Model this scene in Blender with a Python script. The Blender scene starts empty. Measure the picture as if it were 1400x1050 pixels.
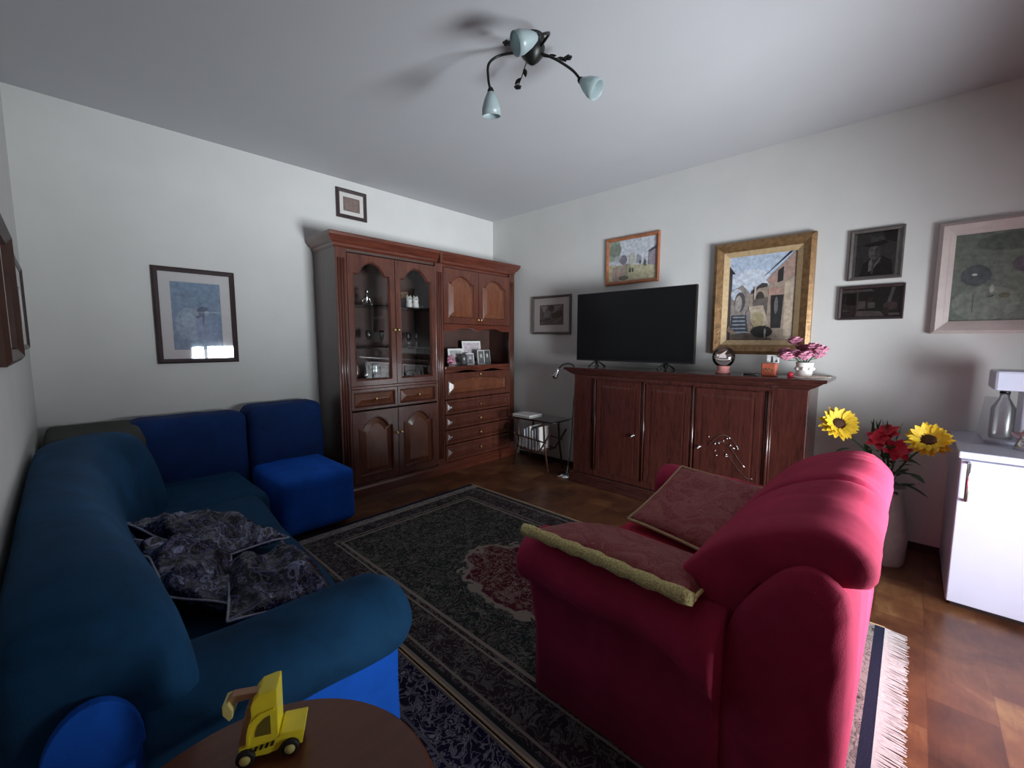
import bpy, bmesh, math, random
from mathutils import Vector, Matrix, noise
random.seed(7)
COL = bpy.context.scene.collection
PI = math.pi

# ------------------------------------------------------------------ materials
def new_mat(name):
    m = bpy.data.materials.new(name); m.use_nodes = True
    nt = m.node_tree; b = nt.nodes['Principled BSDF']
    return m, nt, b
def N(nt, t, **kw):
    n = nt.nodes.new(t)
    for k, v in kw.items():
        if k in n.inputs.keys() if hasattr(n.inputs, 'keys') else False: n.inputs[k].default_value = v
        else: setattr(n, k, v)
    return n
def setp(b, rough=None, metal=None, spec=None, coat=None, sheen=None, trans=None):
    if rough is not None: b.inputs['Roughness'].default_value = rough
    if metal is not None: b.inputs['Metallic'].default_value = metal
    if spec is not None: b.inputs['Specular IOR Level'].default_value = spec
    if coat is not None:
        b.inputs['Coat Weight'].default_value = coat; b.inputs['Coat Roughness'].default_value = 0.12
    if sheen is not None:
        b.inputs['Sheen Weight'].default_value = sheen; b.inputs['Sheen Roughness'].default_value = 0.4
    if trans is not None: b.inputs['Transmission Weight'].default_value = trans
def c4(c): return (c[0], c[1], c[2], 1)
def coords(nt, scale=(1, 1, 1), rot=(0, 0, 0)):
    tc = nt.nodes.new('ShaderNodeTexCoord'); mp = nt.nodes.new('ShaderNodeMapping')
    mp.inputs['Scale'].default_value = scale; mp.inputs['Rotation'].default_value = rot
    nt.links.new(tc.outputs['Object'], mp.inputs['Vector'])
    return mp.outputs['Vector']
def ramp(nt, src, stops):
    r = nt.nodes.new('ShaderNodeValToRGB'); e = r.color_ramp.elements
    while len(e) < len(stops): e.new(0.5)
    for i, (p, c) in enumerate(stops):
        e[i].position = p; e[i].color = c4(c)
    nt.links.new(src, r.inputs[0]); return r.outputs[0]
def mixc(nt, fac, a, b, mode='MIX'):
    m = nt.nodes.new('ShaderNodeMix'); m.data_type = 'RGBA'; m.blend_type = mode
    for idx, v in ((0, fac), (6, a), (7, b)):
        if hasattr(v, 'node'): nt.links.new(v, m.inputs[idx])
        elif isinstance(v, (int, float)): m.inputs[idx].default_value = v
        else: m.inputs[idx].default_value = c4(v)
    return m.outputs[2]
def math_n(nt, op, a, b=None, clamp=False):
    m = nt.nodes.new('ShaderNodeMath'); m.operation = op; m.use_clamp = clamp
    for i, v in ((0, a), (1, b)):
        if v is None: continue
        if hasattr(v, 'node'): nt.links.new(v, m.inputs[i])
        else: m.inputs[i].default_value = v
    return m.outputs[0]
def noise_n(nt, vec, scale, detail=4, rough=0.6, dist=0.0):
    n = nt.nodes.new('ShaderNodeTexNoise')
    n.inputs['Scale'].default_value = scale; n.inputs['Detail'].default_value = detail
    n.inputs['Roughness'].default_value = rough; n.inputs['Distortion'].default_value = dist
    nt.links.new(vec, n.inputs['Vector']); return n
def bump(nt, b, h, strength=0.2, dist=0.01):
    bn = nt.nodes.new('ShaderNodeBump'); bn.inputs['Strength'].default_value = strength
    bn.inputs['Distance'].default_value = dist
    nt.links.new(h, bn.inputs['Height']); nt.links.new(bn.outputs[0], b.inputs['Normal'])

def simple(name, col, rough=0.5, var=0.12, scale=12, bmp=0.0, bscale=80, **kw):
    m, nt, b = new_mat(name); setp(b, rough=rough, **kw)
    v = coords(nt); n = noise_n(nt, v, scale)
    d = tuple(x * (1 - var) for x in col); l = tuple(min(1, x * (1 + var)) for x in col)
    nt.links.new(ramp(nt, n.outputs[0], [(0.3, d), (0.7, l)]), b.inputs['Base Color'])
    if bmp: bump(nt, b, noise_n(nt, v, bscale, 3).outputs[0], bmp, 0.004)
    return m
def wood(name, dark, light, rough=0.28, axis='z', coat=0.4, scale=1.0):
    m, nt, b = new_mat(name); setp(b, rough=rough, coat=coat)
    sc = {'z': (9, 9, .9), 'x': (.9, 9, 9), 'y': (9, .9, 9)}[axis]
    v = coords(nt, tuple(s * scale for s in sc)); n = noise_n(nt, v, 2.2, 6, 0.6, 1.5)
    n2 = noise_n(nt, coords(nt, tuple(s * 4 * scale for s in sc)), 3, 4)
    c = ramp(nt, n.outputs[0], [(0.3, dark), (0.68, light)])
    c = mixc(nt, 0.35, c, ramp(nt, n2.outputs[0], [(0.35, tuple(x * .5 for x in dark)), (0.65, light)]))
    nt.links.new(c, b.inputs['Base Color']); return m
def velvet(name, col, var=0.35, sheen=0.4, scale=5, rough=0.85):
    m, nt, b = new_mat(name); setp(b, rough=rough, sheen=sheen, spec=0.2)
    b.inputs['Sheen Tint'].default_value = c4(tuple(min(1, x * 1.4 + .05) for x in col))
    v = coords(nt); n = noise_n(nt, v, scale, 5, 0.6, .6)
    d = tuple(x * (1 - var) for x in col); l = tuple(min(1, x * (1 + var)) for x in col)
    nt.links.new(ramp(nt, n.outputs[0], [(0.3, d), (0.7, l)]), b.inputs['Base Color'])
    bump(nt, b, noise_n(nt, v, 350, 2).outputs[0], 0.25, 0.003)
    return m

M = {}
M['wall'] = simple('wall_plaster', (0.62, 0.615, 0.595), 0.9, 0.03, 3, 0.08, 60)
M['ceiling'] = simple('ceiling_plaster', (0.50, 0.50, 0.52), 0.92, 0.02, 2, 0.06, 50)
M['cherry'] = wood('cherry_wood', (0.050, 0.015, 0.010), (0.145, 0.044, 0.027))
M['cherry_panel'] = wood('cherry_panel_wood', (0.09, 0.028, 0.014), (0.21, 0.070, 0.034), .3)
M['cherry_h'] = wood('cherry_wood_long', (0.055, 0.013, 0.008), (0.15, 0.038, 0.021), axis='x')
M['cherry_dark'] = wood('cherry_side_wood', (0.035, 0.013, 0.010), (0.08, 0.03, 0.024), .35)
M['mahog'] = wood('mahogany', (0.030, 0.009, 0.007), (0.082, 0.022, 0.016), .26)
M['mahog_h'] = wood('mahogany_top', (0.024, 0.008, 0.007), (0.065, 0.020, 0.016), .2, axis='y')
M['cab_in'] = simple('cabinet_interior', (0.07, 0.035, 0.028), .5, .2, 6)
M['dark'] = simple('dark_iron', (0.018, 0.018, 0.017), .4, .2, 20, metal=0.6)
M['black'] = simple('black_plastic', (0.012, 0.012, 0.013), .35, .1, 20)
M['screen'] = simple('tv_screen', (0.006, 0.006, 0.007), .22, .05, 3, spec=.3)
M['chrome'] = simple('chrome', (0.8, 0.8, 0.82), .15, .03, 10, metal=1.0)
M['brass'] = simple('brass', (0.75, 0.55, 0.25), .3, .1, 10, metal=1.0)
M['white'] = simple('white_lacquer', (0.50, 0.51, 0.62), .3, .03, 4)
M['white_ceramic'] = simple('white_ceramic', (0.78, 0.76, 0.72), .25, .06, 25)
M['paper'] = simple('paper', (0.75, 0.74, 0.72), .8, .08, 10)
M['pink'] = velvet('raspberry_velour', (0.40, 0.030, 0.080), .2, .45)
M['pink_dark'] = velvet('raspberry_seat', (0.44, 0.020, 0.055), .2, .2)
M['blue'] = velvet('royal_blue_cloth', (0.006, 0.10, 0.55), .2, .2)
M['teal'] = velvet('dark_teal_slipcover', (0.005, 0.046, 0.112), .35, .25)
M['navy'] = velvet('navy_cloth', (0.006, 0.028, 0.12), .25, .2)
M['greycloth'] = velvet('grey_green_cloth', (0.06, 0.06, 0.055), .2, .1)
M['yellow'] = simple('yellow_paint', (0.95, 0.82, 0.04), .38, .05, 30)
M['yellow_pale'] = simple('pale_yellow_paint', (0.72, 0.66, 0.22), .4, .05, 30)
M['rubber'] = simple('black_rubber', (0.012, 0.011, 0.010), .6, .1, 30)
M['grabwood'] = simple('light_beech', (0.42, 0.24, 0.13), .5, .15, 14)
M['table'] = wood('round_table_wood', (0.13, 0.036, 0.012), (0.17, 0.05, 0.018), .38, axis='x', coat=.2, scale=.5)
M['curtain'] = simple('wine_curtain', (0.40, 0.13, 0.15), .9, .2, 6)
M['gold'] = simple('gilt', (0.27, 0.155, 0.07), .38, .35, 30, .5, 90, metal=0.55)
M['gold_inner'] = simple('gilt_liner', (0.50, 0.36, 0.20), .5, .15, 40, metal=.2)
M['braid'] = simple('gold_braid', (0.80, 0.64, 0.26), .6, .45, 160, .8, 260)
M['cord'] = simple('beige_cord', (0.50, 0.36, 0.20), .8, .3, 200)
M['leaf'] = simple('leaf_green', (0.030, 0.085, 0.028), .5, .4, 30)
M['petal'] = simple('sunflower_petal', (0.85, 0.55, 0.03), .6, .25, 40)
M['seed'] = simple('sunflower_seeds', (0.07, 0.025, 0.012), .9, .5, 300, .9, 300)
M['redpetal'] = simple('red_petal', (0.60, 0.02, 0.05), .6, .25, 40)
M['rose'] = simple('pink_rose', (0.62, 0.25, 0.36), .6, .35, 90)
M['figwhite'] = simple('white_figurine', (0.75, 0.74, 0.70), .35, .1, 60)
M['silver'] = simple('silver', (0.75, 0.74, 0.72), .2, .1, 60, metal=1.0)
M['redbox'] = simple('red_brown_box', (0.38, 0.09, 0.05), .4, .3, 30)
M['pinkbase'] = simple('rose_base', (0.55, 0.22, 0.20), .3, .1, 20)
M['lace'] = simple('lace_cloth', (0.72, 0.62, 0.54), .9, .25, 120)
M['bulb'] = simple('unlit_bulb', (0.85, 0.88, 0.88), .2, .02, 5)
M['walnut'] = simple('dark_walnut', (0.05, 0.02, 0.012), .4, .3, 20)
M['orangewood'] = simple('orange_brown_frame', (0.33, 0.12, 0.055), .45, .25, 20)
M['creamframe'] = simple('cream_pink_frame', (0.50, 0.42, 0.40), .5, .08, 12)
M['blackframe'] = simple('black_frame', (0.045, 0.028, 0.030), .35, .2, 20)
M['greyframe'] = simple('grey_brown_frame', (0.10, 0.085, 0.08), .4, .2, 20)
M['mat'] = simple('picture_mat', (0.66, 0.62, 0.60), .85, .03, 10)
M['baseb'] = simple('dark_skirting', (0.02, 0.014, 0.012), .4, .2, 10)
M['outside'] = simple('balcony_tile', (0.5, 0.48, 0.45), .8, .1, 4)

def clear(name, tint=(1, 1, 1), refl=1.0, base=0.0, rough=0.0):
    m, nt, b = new_mat(name); out = nt.nodes['Material Output']
    tr = nt.nodes.new('ShaderNodeBsdfTransparent'); tr.inputs[0].default_value = c4(tint)
    gl = nt.nodes.new('ShaderNodeBsdfGlossy'); gl.inputs['Roughness'].default_value = rough
    fr = nt.nodes.new('ShaderNodeFresnel'); fr.inputs[0].default_value = 1.5
    f = math_n(nt, 'ADD', math_n(nt, 'MULTIPLY', fr.outputs[0], refl), base, True)
    mx = nt.nodes.new('ShaderNodeMixShader')
    nt.links.new(f, mx.inputs[0]); nt.links.new(tr.outputs[0], mx.inputs[1]); nt.links.new(gl.outputs[0], mx.inputs[2])
    nt.links.new(mx.outputs[0], out.inputs[0]); nt.nodes.remove(b); return m
M['glass'] = clear('clear_glass', (.96, .98, .97))
M['pictureglass'] = clear('picture_glass', (.97, .98, .99), 1.6, .0, .03)
M['thinglass'] = clear('matt_picture_glass', (.98, .98, .98), .35, .0, .12)
M['cabglass'] = clear('cabinet_glass', (.93, .93, .93), .45)
M['vessel'] = clear('glassware', (.85, .88, .88), 1.6, .22, .08)
def frosted(name, col):
    m, nt, b = new_mat(name); setp(b, rough=.25, spec=.6)
    b.inputs['Base Color'].default_value = c4(col); b.inputs['Transmission Weight'].default_value = .55
    b.inputs['Roughness'].default_value = .35; return m
M['shade'] = frosted('frosted_glass_shade', (.58, .70, .71))
M['globe'] = clear('globe_glass', (.95, .88, .88), 1.0, .02, .05)
M['smoke'] = clear('smoked_glass', (.45, .5, .48), 1.5, .25, .08)
M['bottleplastic'] = clear('clear_plastic', (.95, .96, .98), 1.0, .10, .25)

# parquet floor
m, nt, b = new_mat('floor_parquet'); M['floor'] = m; setp(b, rough=.36, coat=.1)
v = coords(nt, (1, 1, 1), (0, 0, 0))
br = nt.nodes.new('ShaderNodeTexBrick'); nt.links.new(v, br.inputs['Vector'])
br.inputs['Scale'].default_value = 1.0; br.inputs['Brick Width'].default_value = .36; br.inputs['Row Height'].default_value = .18
br.inputs['Mortar Size'].default_value = .0015; br.inputs['Color1'].default_value = (0, 0, 0, 1); br.inputs['Color2'].default_value = (1, 1, 1, 1)
br.inputs['Mortar'].default_value = (0.2, 0.2, 0.2, 1); br.offset = .5
n1 = noise_n(nt, coords(nt, (1, 1, 1)), 4.2, 4, .6, 1.0); n2 = noise_n(nt, coords(nt, (3, 14, 1)), 3, 5, .6, 1)
f = math_n(nt, 'ADD', math_n(nt, 'MULTIPLY', br.outputs[0], .32), math_n(nt, 'MULTIPLY', n1.outputs[0], .80))
f = math_n(nt, 'ADD', f, math_n(nt, 'MULTIPLY', n2.outputs[0], .25))
c = ramp(nt, f, [(0.40, (0.040, 0.013, 0.007)), (0.62, (0.10, 0.036, 0.016)), (0.80, (0.155, 0.062, 0.026)), (.98, (0.25, 0.135, 0.05))])
nt.links.new(c, b.inputs['Base Color']); bump(nt, b, n2.outputs[0], .05, .002)

# rug (object coordinates centred on the rug, half sizes hx, hy)
def rug_mat(name, hx, hy, field, motif, accent, bordercol, line, seed=0.0):
    m, nt, b = new_mat(name); setp(b, rough=.95, spec=.1)
    tc = nt.nodes.new('ShaderNodeTexCoord'); sx = nt.nodes.new('ShaderNodeSeparateXYZ')
    nt.links.new(tc.outputs['Object'], sx.inputs[0])
    ax = math_n(nt, 'ABSOLUTE', sx.outputs[0]); ay = math_n(nt, 'ABSOLUTE', sx.outputs[1])
    dx = math_n(nt, 'SUBTRACT', hx, ax); dy = math_n(nt, 'SUBTRACT', hy, ay)
    d = math_n(nt, 'MINIMUM', dx, dy)                       # distance to the rug's edge
    # mirrored coordinates so the pattern repeats left and right
    cb = nt.nodes.new('ShaderNodeCombineXYZ'); nt.links.new(ax, cb.inputs[0]); nt.links.new(ay, cb.inputs[1]); cb.inputs[2].default_value = seed
    vec = cb.outputs[0]
    warp = noise_n(nt, vec, 9, 2, .5)
    vv = nt.nodes.new('ShaderNodeVectorMath'); vv.operation = 'MULTIPLY_ADD'
    nt.links.new(warp.outputs['Color'], vv.inputs[0]); vv.inputs[1].default_value = (.09, .09, 0); nt.links.new(vec, vv.inputs[2])
    def voro(scale, feat):
        t = nt.nodes.new('ShaderNodeTexVoronoi'); t.feature = feat; t.inputs['Scale'].default_value = scale
        nt.links.new(vv.outputs[0], t.inputs['Vector']); return t
    vB = voro(13, 'F1')
    sq1 = ramp(nt, noise_n(nt, vv.outputs[0], 21, 2, .5, 1.6).outputs[0], [(.455, (0, 0, 0)), (.48, (1, 1, 1)), (.51, (1, 1, 1)), (.535, (0, 0, 0))])
    sq2 = ramp(nt, noise_n(nt, vv.outputs[0], 33, 2, .5, 1.0).outputs[0], [(.56, (0, 0, 0)), (.60, (.75, .75, .75))])
    core = ramp(nt, vB.outputs['Distance'], [(.10, (1, 1, 1)), (.14, (0, 0, 0)), (.22, (0, 0, 0)), (.25, (.9, .9, .9)), (.29, (0, 0, 0))])
    mot = math_n(nt, 'MAXIMUM', math_n(nt, 'MAXIMUM', math_n(nt, 'MULTIPLY', sq1, .75), math_n(nt, 'MULTIPLY', sq2, .6)), core)
    base = mixc(nt, ramp(nt, noise_n(nt, vec, 30, 2).outputs[0], [(.56, (0, 0, 0)), (.66, (1, 1, 1))]), field, accent)
    fieldc = mixc(nt, mixc(nt, .5, (0, 0, 0), mot), base, motif)
    fieldc = mixc(nt, mot, base, motif)
    # medallion in the middle
    r = nt.nodes.new('ShaderNodeMath'); r.operation = 'SQRT'
    nt.links.new(math_n(nt, 'ADD', math_n(nt, 'POWER', math_n(nt, 'DIVIDE', ax, .34), 2), math_n(nt, 'POWER', math_n(nt, 'DIVIDE', ay, .52), 2)), r.inputs[0])
    rr = math_n(nt, 'ADD', r.outputs[0], math_n(nt, 'MULTIPLY', warp.outputs[0], .5))
    med = ramp(nt, rr, [(0.0, (1, 1, 1)), (1.20, (1, 1, 1)), (1.201, (0, 0, 0))]) if False else None
    mm = math_n(nt, 'LESS_THAN', rr, 1.15)
    medc = mixc(nt, mot, (0.075, 0.012, 0.022), (0.30, 0.22, 0.19))
    fieldc = mixc(nt, mm, fieldc, medc)
    ml = math_n(nt, 'MULTIPLY', math_n(nt, 'GREATER_THAN', rr, 1.10), math_n(nt, 'LESS_THAN', rr, 1.17))
    fieldc = mixc(nt, ml, fieldc, line)
    # border bands
    bmask = math_n(nt, 'LESS_THAN', d, .26)
    if seed == 0:
        mot = math_n(nt, 'MULTIPLY', mot, 1.0)
    bc = mixc(nt, mot, bordercol, motif)
    out = mixc(nt, bmask, fieldc, bc)
    for lo, hi, colr in ((.0, .018, line), (.018, .035, field), (.055, .066, line), (.215, .225, line), (.245, .262, line)):
        k = math_n(nt, 'MULTIPLY', math_n(nt, 'GREATER_THAN', d, lo), math_n(nt, 'LESS_THAN', d, hi))
        out = mixc(nt, k, out, colr)
    if seed == 0:                                            # woven end: pale figured band and a navy stripe
        k = math_n(nt, 'LESS_THAN', dy, .105); out = mixc(nt, k, out, mixc(nt, mot, (.30, .27, .25), (.07, .06, .06)))
        k = math_n(nt, 'LESS_THAN', dy, .035); out = mixc(nt, k, out, (.018, .022, .045))
    nt.links.new(out, b.inputs['Base Color'])
    bump(nt, b, noise_n(nt, tc.outputs['Object'], 260, 2).outputs[0], .4, .003)
    return m

# damask cushion: large leafy figures, each filled with fine strokes
def damask(name, base, motif, scale, rough=.6):
    m, nt, b = new_mat(name); setp(b, rough=rough, sheen=.15)
    v = coords(nt); big = noise_n(nt, v, scale, 3, .5, 2.2); fine = noise_n(nt, v, scale * 3.2, 3, .5, 3.5)
    f1 = ramp(nt, big.outputs[0], [(.46, (0, 0, 0)), (.50, (1, 1, 1)), (.60, (.55, .55, .55)), (.63, (0, 0, 0))])
    f2 = ramp(nt, fine.outputs[0], [(.46, (0, 0, 0)), (.50, (.75, .75, .75)), (.54, (0, 0, 0))])
    f = math_n(nt, 'MAXIMUM', math_n(nt, 'MULTIPLY', f1, .42), f2)
    nt.links.new(mixc(nt, f, base, motif), b.inputs['Base Color'])
    bump(nt, b, f, .5, .003); return m
M['damask'] = damask('damask_red', (0.25, 0.014, 0.028), (0.46, 0.17, 0.14), 5.5)
m, nt, b = new_mat('crumpled_print'); M['print'] = m; setp(b, rough=.24, spec=.45)
v = coords(nt); n1 = noise_n(nt, v, 6.5, 5, .6, 1.6)
c = ramp(nt, n1.outputs[0], [(.40, (.003, .003, .012)), (.47, (.006, .008, .034)), (.50, (.09, .08, .20)), (.52, (.003, .004, .014)), (.57, (.012, .016, .05)), (.60, (.26, .28, .46)), (.635, (.004, .005, .012)), (.72, (.004, .005, .012)), (.76, (.20, .19, .04))])
n3 = noise_n(nt, v, 26, 5, .65, 2.5)
c = mixc(nt, ramp(nt, n3.outputs[0], [(.57, (0, 0, 0)), (.585, (1, 1, 1)), (.60, (0, 0, 0))]), c, (.32, .33, .46))
nt.links.new(c, b.inputs['Base Color']); bump(nt, b, noise_n(nt, v, 14, 3, .5, 1.5).outputs[0], .7, .02)

# ------------------------------------------------------------------ mesh helpers
class MB:
    def __init__(s): s.v = []; s.f = []; s.mi = []; s.cur = 0
    def add(s, vs, fs):
        o = len(s.v); s.v += [tuple(x) for x in vs]; s.f += [tuple(i + o for i in f) for f in fs]; s.mi += [s.cur] * len(fs); return s
    def box(s, x0, x1, y0, y1, z0, z1):
        vs = [(x, y, z) for x in (x0, x1) for y in (y0, y1) for z in (z0, z1)]
        return s.add(vs, [(0, 1, 3, 2), (4, 6, 7, 5), (0, 4, 5, 1), (2, 3, 7, 6), (0, 2, 6, 4), (1, 5, 7, 3)])
    def tube(s, pts, r, n=8, cap=True):
        pts = [Vector(p) for p in pts]; k = len(pts); rs = r if isinstance(r, (list, tuple)) else [r] * k
        vs = []; up = None
        for i, p in enumerate(pts):
            t = (pts[min(i + 1, k - 1)] - pts[max(i - 1, 0)]).normalized()
            if up is None:
                up = Vector((0, 0, 1)) if abs(t.z) < .9 else Vector((1, 0, 0))
            a = t.cross(up).normalized(); up = a.cross(t).normalized()
            for j in range(n):
                an = 2 * PI * j / n; vs.append(p + (a * math.cos(an) + up * math.sin(an)) * rs[i])
        fs = [(i * n + j, i * n + (j + 1) % n, (i + 1) * n + (j + 1) % n, (i + 1) * n + j) for i in range(k - 1) for j in range(n)]
        if cap: fs += [tuple(range(n))[::-1], tuple((k - 1) * n + j for j in range(n))]
        return s.add(vs, fs)
    def lathe(s, prof, c, n=24, axis=(0, 0, 1), cap=True):
        ax = Vector(axis).normalized(); q = Vector((0, 0, 1)).rotation_difference(ax); c = Vector(c); vs = []
        for r, z in prof:
            for j in range(n):
                a = 2 * PI * j / n; vs.append(c + q @ Vector((r * math.cos(a), r * math.sin(a), z)))
        k = len(prof)
        fs = [(i * n + j, i * n + (j + 1) % n, (i + 1) * n + (j + 1) % n, (i + 1) * n + j) for i in range(k - 1) for j in range(n)]
        if cap: fs += [tuple(range(n))[::-1], tuple((k - 1) * n + j for j in range(n))]
        return s.add(vs, fs)
    def ball(s, c, r, n=12, m=8, sc=(1, 1, 1)):
        c = Vector(c); vs = []
        for i in range(m + 1):
            th = PI * i / m
            for j in range(n):
                a = 2 * PI * j / n
                vs.append((c.x + r * sc[0] * math.sin(th) * math.cos(a), c.y + r * sc[1] * math.sin(th) * math.sin(a), c.z + r * sc[2] * math.cos(th)))
        fs = [(i * n + j, (i + 1) * n + j, (i + 1) * n + (j + 1) % n, i * n + (j + 1) % n) for i in range(m) for j in range(n)]
        return s.add(vs, fs)
    def loft(s, rings, cap=True, closed=True):
        n = len(rings[0]); vs = [p for r in rings for p in r]; k = len(rings)
        jn = n if closed else n - 1
        fs = [(i * n + j, i * n + (j + 1) % n, (i + 1) * n + (j + 1) % n, (i + 1) * n + j) for i in range(k - 1) for j in range(jn)]
        if cap and closed: fs += [tuple(range(n))[::-1], tuple((k - 1) * n + j for j in range(n))]
        return s.add(vs, fs)
    def rings(s, x0, x1, y0, y1, prof):
        """stack of rectangles: prof = (z, offset on the sides, offset on the front)"""
        R = []
        for z, ox, oy in prof:
            R.append([(x0 - ox, y0 - oy, z), (x1 + ox, y0 - oy, z), (x1 + ox, y1, z), (x0 - ox, y1, z)])
        return s.loft(R)

def finish(o, smooth, bevel, sub):
    me = o.data
    bm = bmesh.new(); bm.from_mesh(me); bmesh.ops.remove_doubles(bm, verts=bm.verts, dist=1e-6)
    bmesh.ops.recalc_face_normals(bm, faces=bm.faces); bm.to_mesh(me); bm.free()
    if smooth:
        for p in me.polygons: p.use_smooth = True
    if bevel:
        b = o.modifiers.new('bevel', 'BEVEL'); b.width = bevel; b.segments = 2; b.limit_method = 'ANGLE'; b.angle_limit = math.radians(40)
        b.harden_normals = False
    if sub:
        b = o.modifiers.new('sub', 'SUBSURF'); b.levels = sub; b.render_levels = sub
def obj(name, mb, mat, parent=None, smooth=False, bevel=0, sub=0, label=None):
    """world-coordinate geometry; the object's origin goes to its parent's origin, or to its own base"""
    me = bpy.data.meshes.new(name)
    if parent is not None:
        o0 = parent.matrix_world.translation if parent.get('abs') is None else Vector(parent['abs'])
    else:
        xs = [p[0] for p in mb.v]; ys = [p[1] for p in mb.v]; zs = [p[2] for p in mb.v]
        o0 = Vector(((min(xs) + max(xs)) / 2, (min(ys) + max(ys)) / 2, min(zs)))
    vs = [(p[0] - o0[0], p[1] - o0[1], p[2] - o0[2]) for p in mb.v]
    me.from_pydata(vs, [], mb.f)
    mats = mat if isinstance(mat, (list, tuple)) else [mat]
    for mm in mats: me.materials.append(mm)
    me.polygons.foreach_set('material_index', mb.mi) if len(mats) > 1 else None
    o = bpy.data.objects.new(name, me); COL.objects.link(o)
    if len(mats) == 1: finish(o, smooth, bevel, sub)
    elif smooth:
        for p in me.polygons: p.use_smooth = True
    if parent is not None:
        o.parent = parent
    else: o.location = o0
    ORI[o.name] = o0.copy()
    if label: o['label'] = label
    return o
ORI = {}
class _P: pass
def thing(name, label, cat, loc, group=None):
    o = bpy.data.objects.new(name, None); COL.objects.link(o); o.location = loc
    o.empty_display_size = .1
    o['label'] = label; o['category'] = cat
    if group: o['group'] = group
    ORI[o.name] = Vector(loc); return o
def tag(o, label, cat, group=None, kind=None):
    o['label'] = label; o['category'] = cat
    if group: o['group'] = group
    if kind: o['kind'] = kind
    return o
def struct(name, mb, mat, parent=None, **kw):
    o = obj_(name, mb, mat, parent, **kw)
    if parent is None: o['kind'] = 'structure'
    return o
def obj_(name, mb, mat, parent=None, **kw):
    # parent origin lookup without a dependency-graph update
    if parent is not None:
        class D:
            def __init__(s, p): s.p = p
        me_parent = parent; o0 = ORI[parent.name]
        vs = mb.v; mb2 = MB(); mb2.v = [(p[0] - o0[0], p[1] - o0[1], p[2] - o0[2]) for p in vs]; mb2.f = mb.f; mb2.mi = mb.mi
        me = bpy.data.meshes.new(name); me.from_pydata(mb2.v, [], mb2.f)
        mats = mat if isinstance(mat, (list, tuple)) else [mat]
        for mm in mats: me.materials.append(mm)
        if len(mats) > 1: me.polygons.foreach_set('material_index', mb.mi)
        o = bpy.data.objects.new(name, me); COL.objects.link(o)
        if len(mats) == 1: finish(o, kw.get('smooth'), kw.get('bevel', 0), kw.get('sub', 0))
        elif kw.get('smooth'):
            for p in me.polygons: p.use_smooth = True
        o.parent = parent; ORI[o.name] = o0.copy()
        if kw.get('label'): o['label'] = kw['label']
        return o
    return obj(name, mb, mat, None, **kw)
P_ = obj_

def fbm(p, s, seed=0):
    return noise.noise(Vector((p[0] * s + seed, p[1] * s + seed * .7, p[2] * s - seed)))
def softbox(x0, x1, y0, y1, z0, z1, r, n=10, wob=0.0, wsc=5, seed=0, bulge=(0, 0, 0), fn=None):
    """rounded box as a soft cushion"""
    bm = bmesh.new(); bmesh.ops.create_cube(bm, size=2)
    bmesh.ops.subdivide_edges(bm, edges=bm.edges, cuts=n, use_grid_fill=True)
    hx, hy, hz = (x1 - x0) / 2, (y1 - y0) / 2, (z1 - z0) / 2; c = Vector(((x0 + x1) / 2, (y0 + y1) / 2, (z0 + z1) / 2))
    r = min(r, hx, hy, hz)
    for v in bm.verts:
        u = v.co.copy()
        # push the grid lines towards the rim so that the rounding is well sampled
        g = Vector([math.copysign(abs(t) ** .7, t) for t in u])
        p = Vector((g.x * hx, g.y * hy, g.z * hz))
        q = Vector((max(-hx + r, min(hx - r, p.x)), max(-hy + r, min(hy - r, p.y)), max(-hz + r, min(hz - r, p.z))))
        d = p - q
        if d.length > 1e-9: p = q + d.normalized() * r
        bx = bulge[0] * (1 - u.y ** 2) * (1 - u.z ** 2); by = bulge[1] * (1 - u.x ** 2) * (1 - u.z ** 2); bz = bulge[2] * (1 - u.x ** 2) * (1 - u.y ** 2)
        p += Vector((math.copysign(bx, p.x) if abs(u.x) > .99 else 0, math.copysign(by, p.y) if abs(u.y) > .99 else 0, math.copysign(bz, p.z) if abs(u.z) > .99 else 0))
        w = c + p
        if wob:
            nrm = d.normalized() if d.length > 1e-9 else p.normalized()
            w += nrm * wob * fbm(w, wsc, seed)
        if fn: w = Vector(fn(w))
        v.co = w
    bm.verts.ensure_lookup_table()
    mb = MB(); mb.add([tuple(v.co) for v in bm.verts], [tuple(v.index for v in f.verts) for f in bm.faces]); bm.free(); return mb
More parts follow.
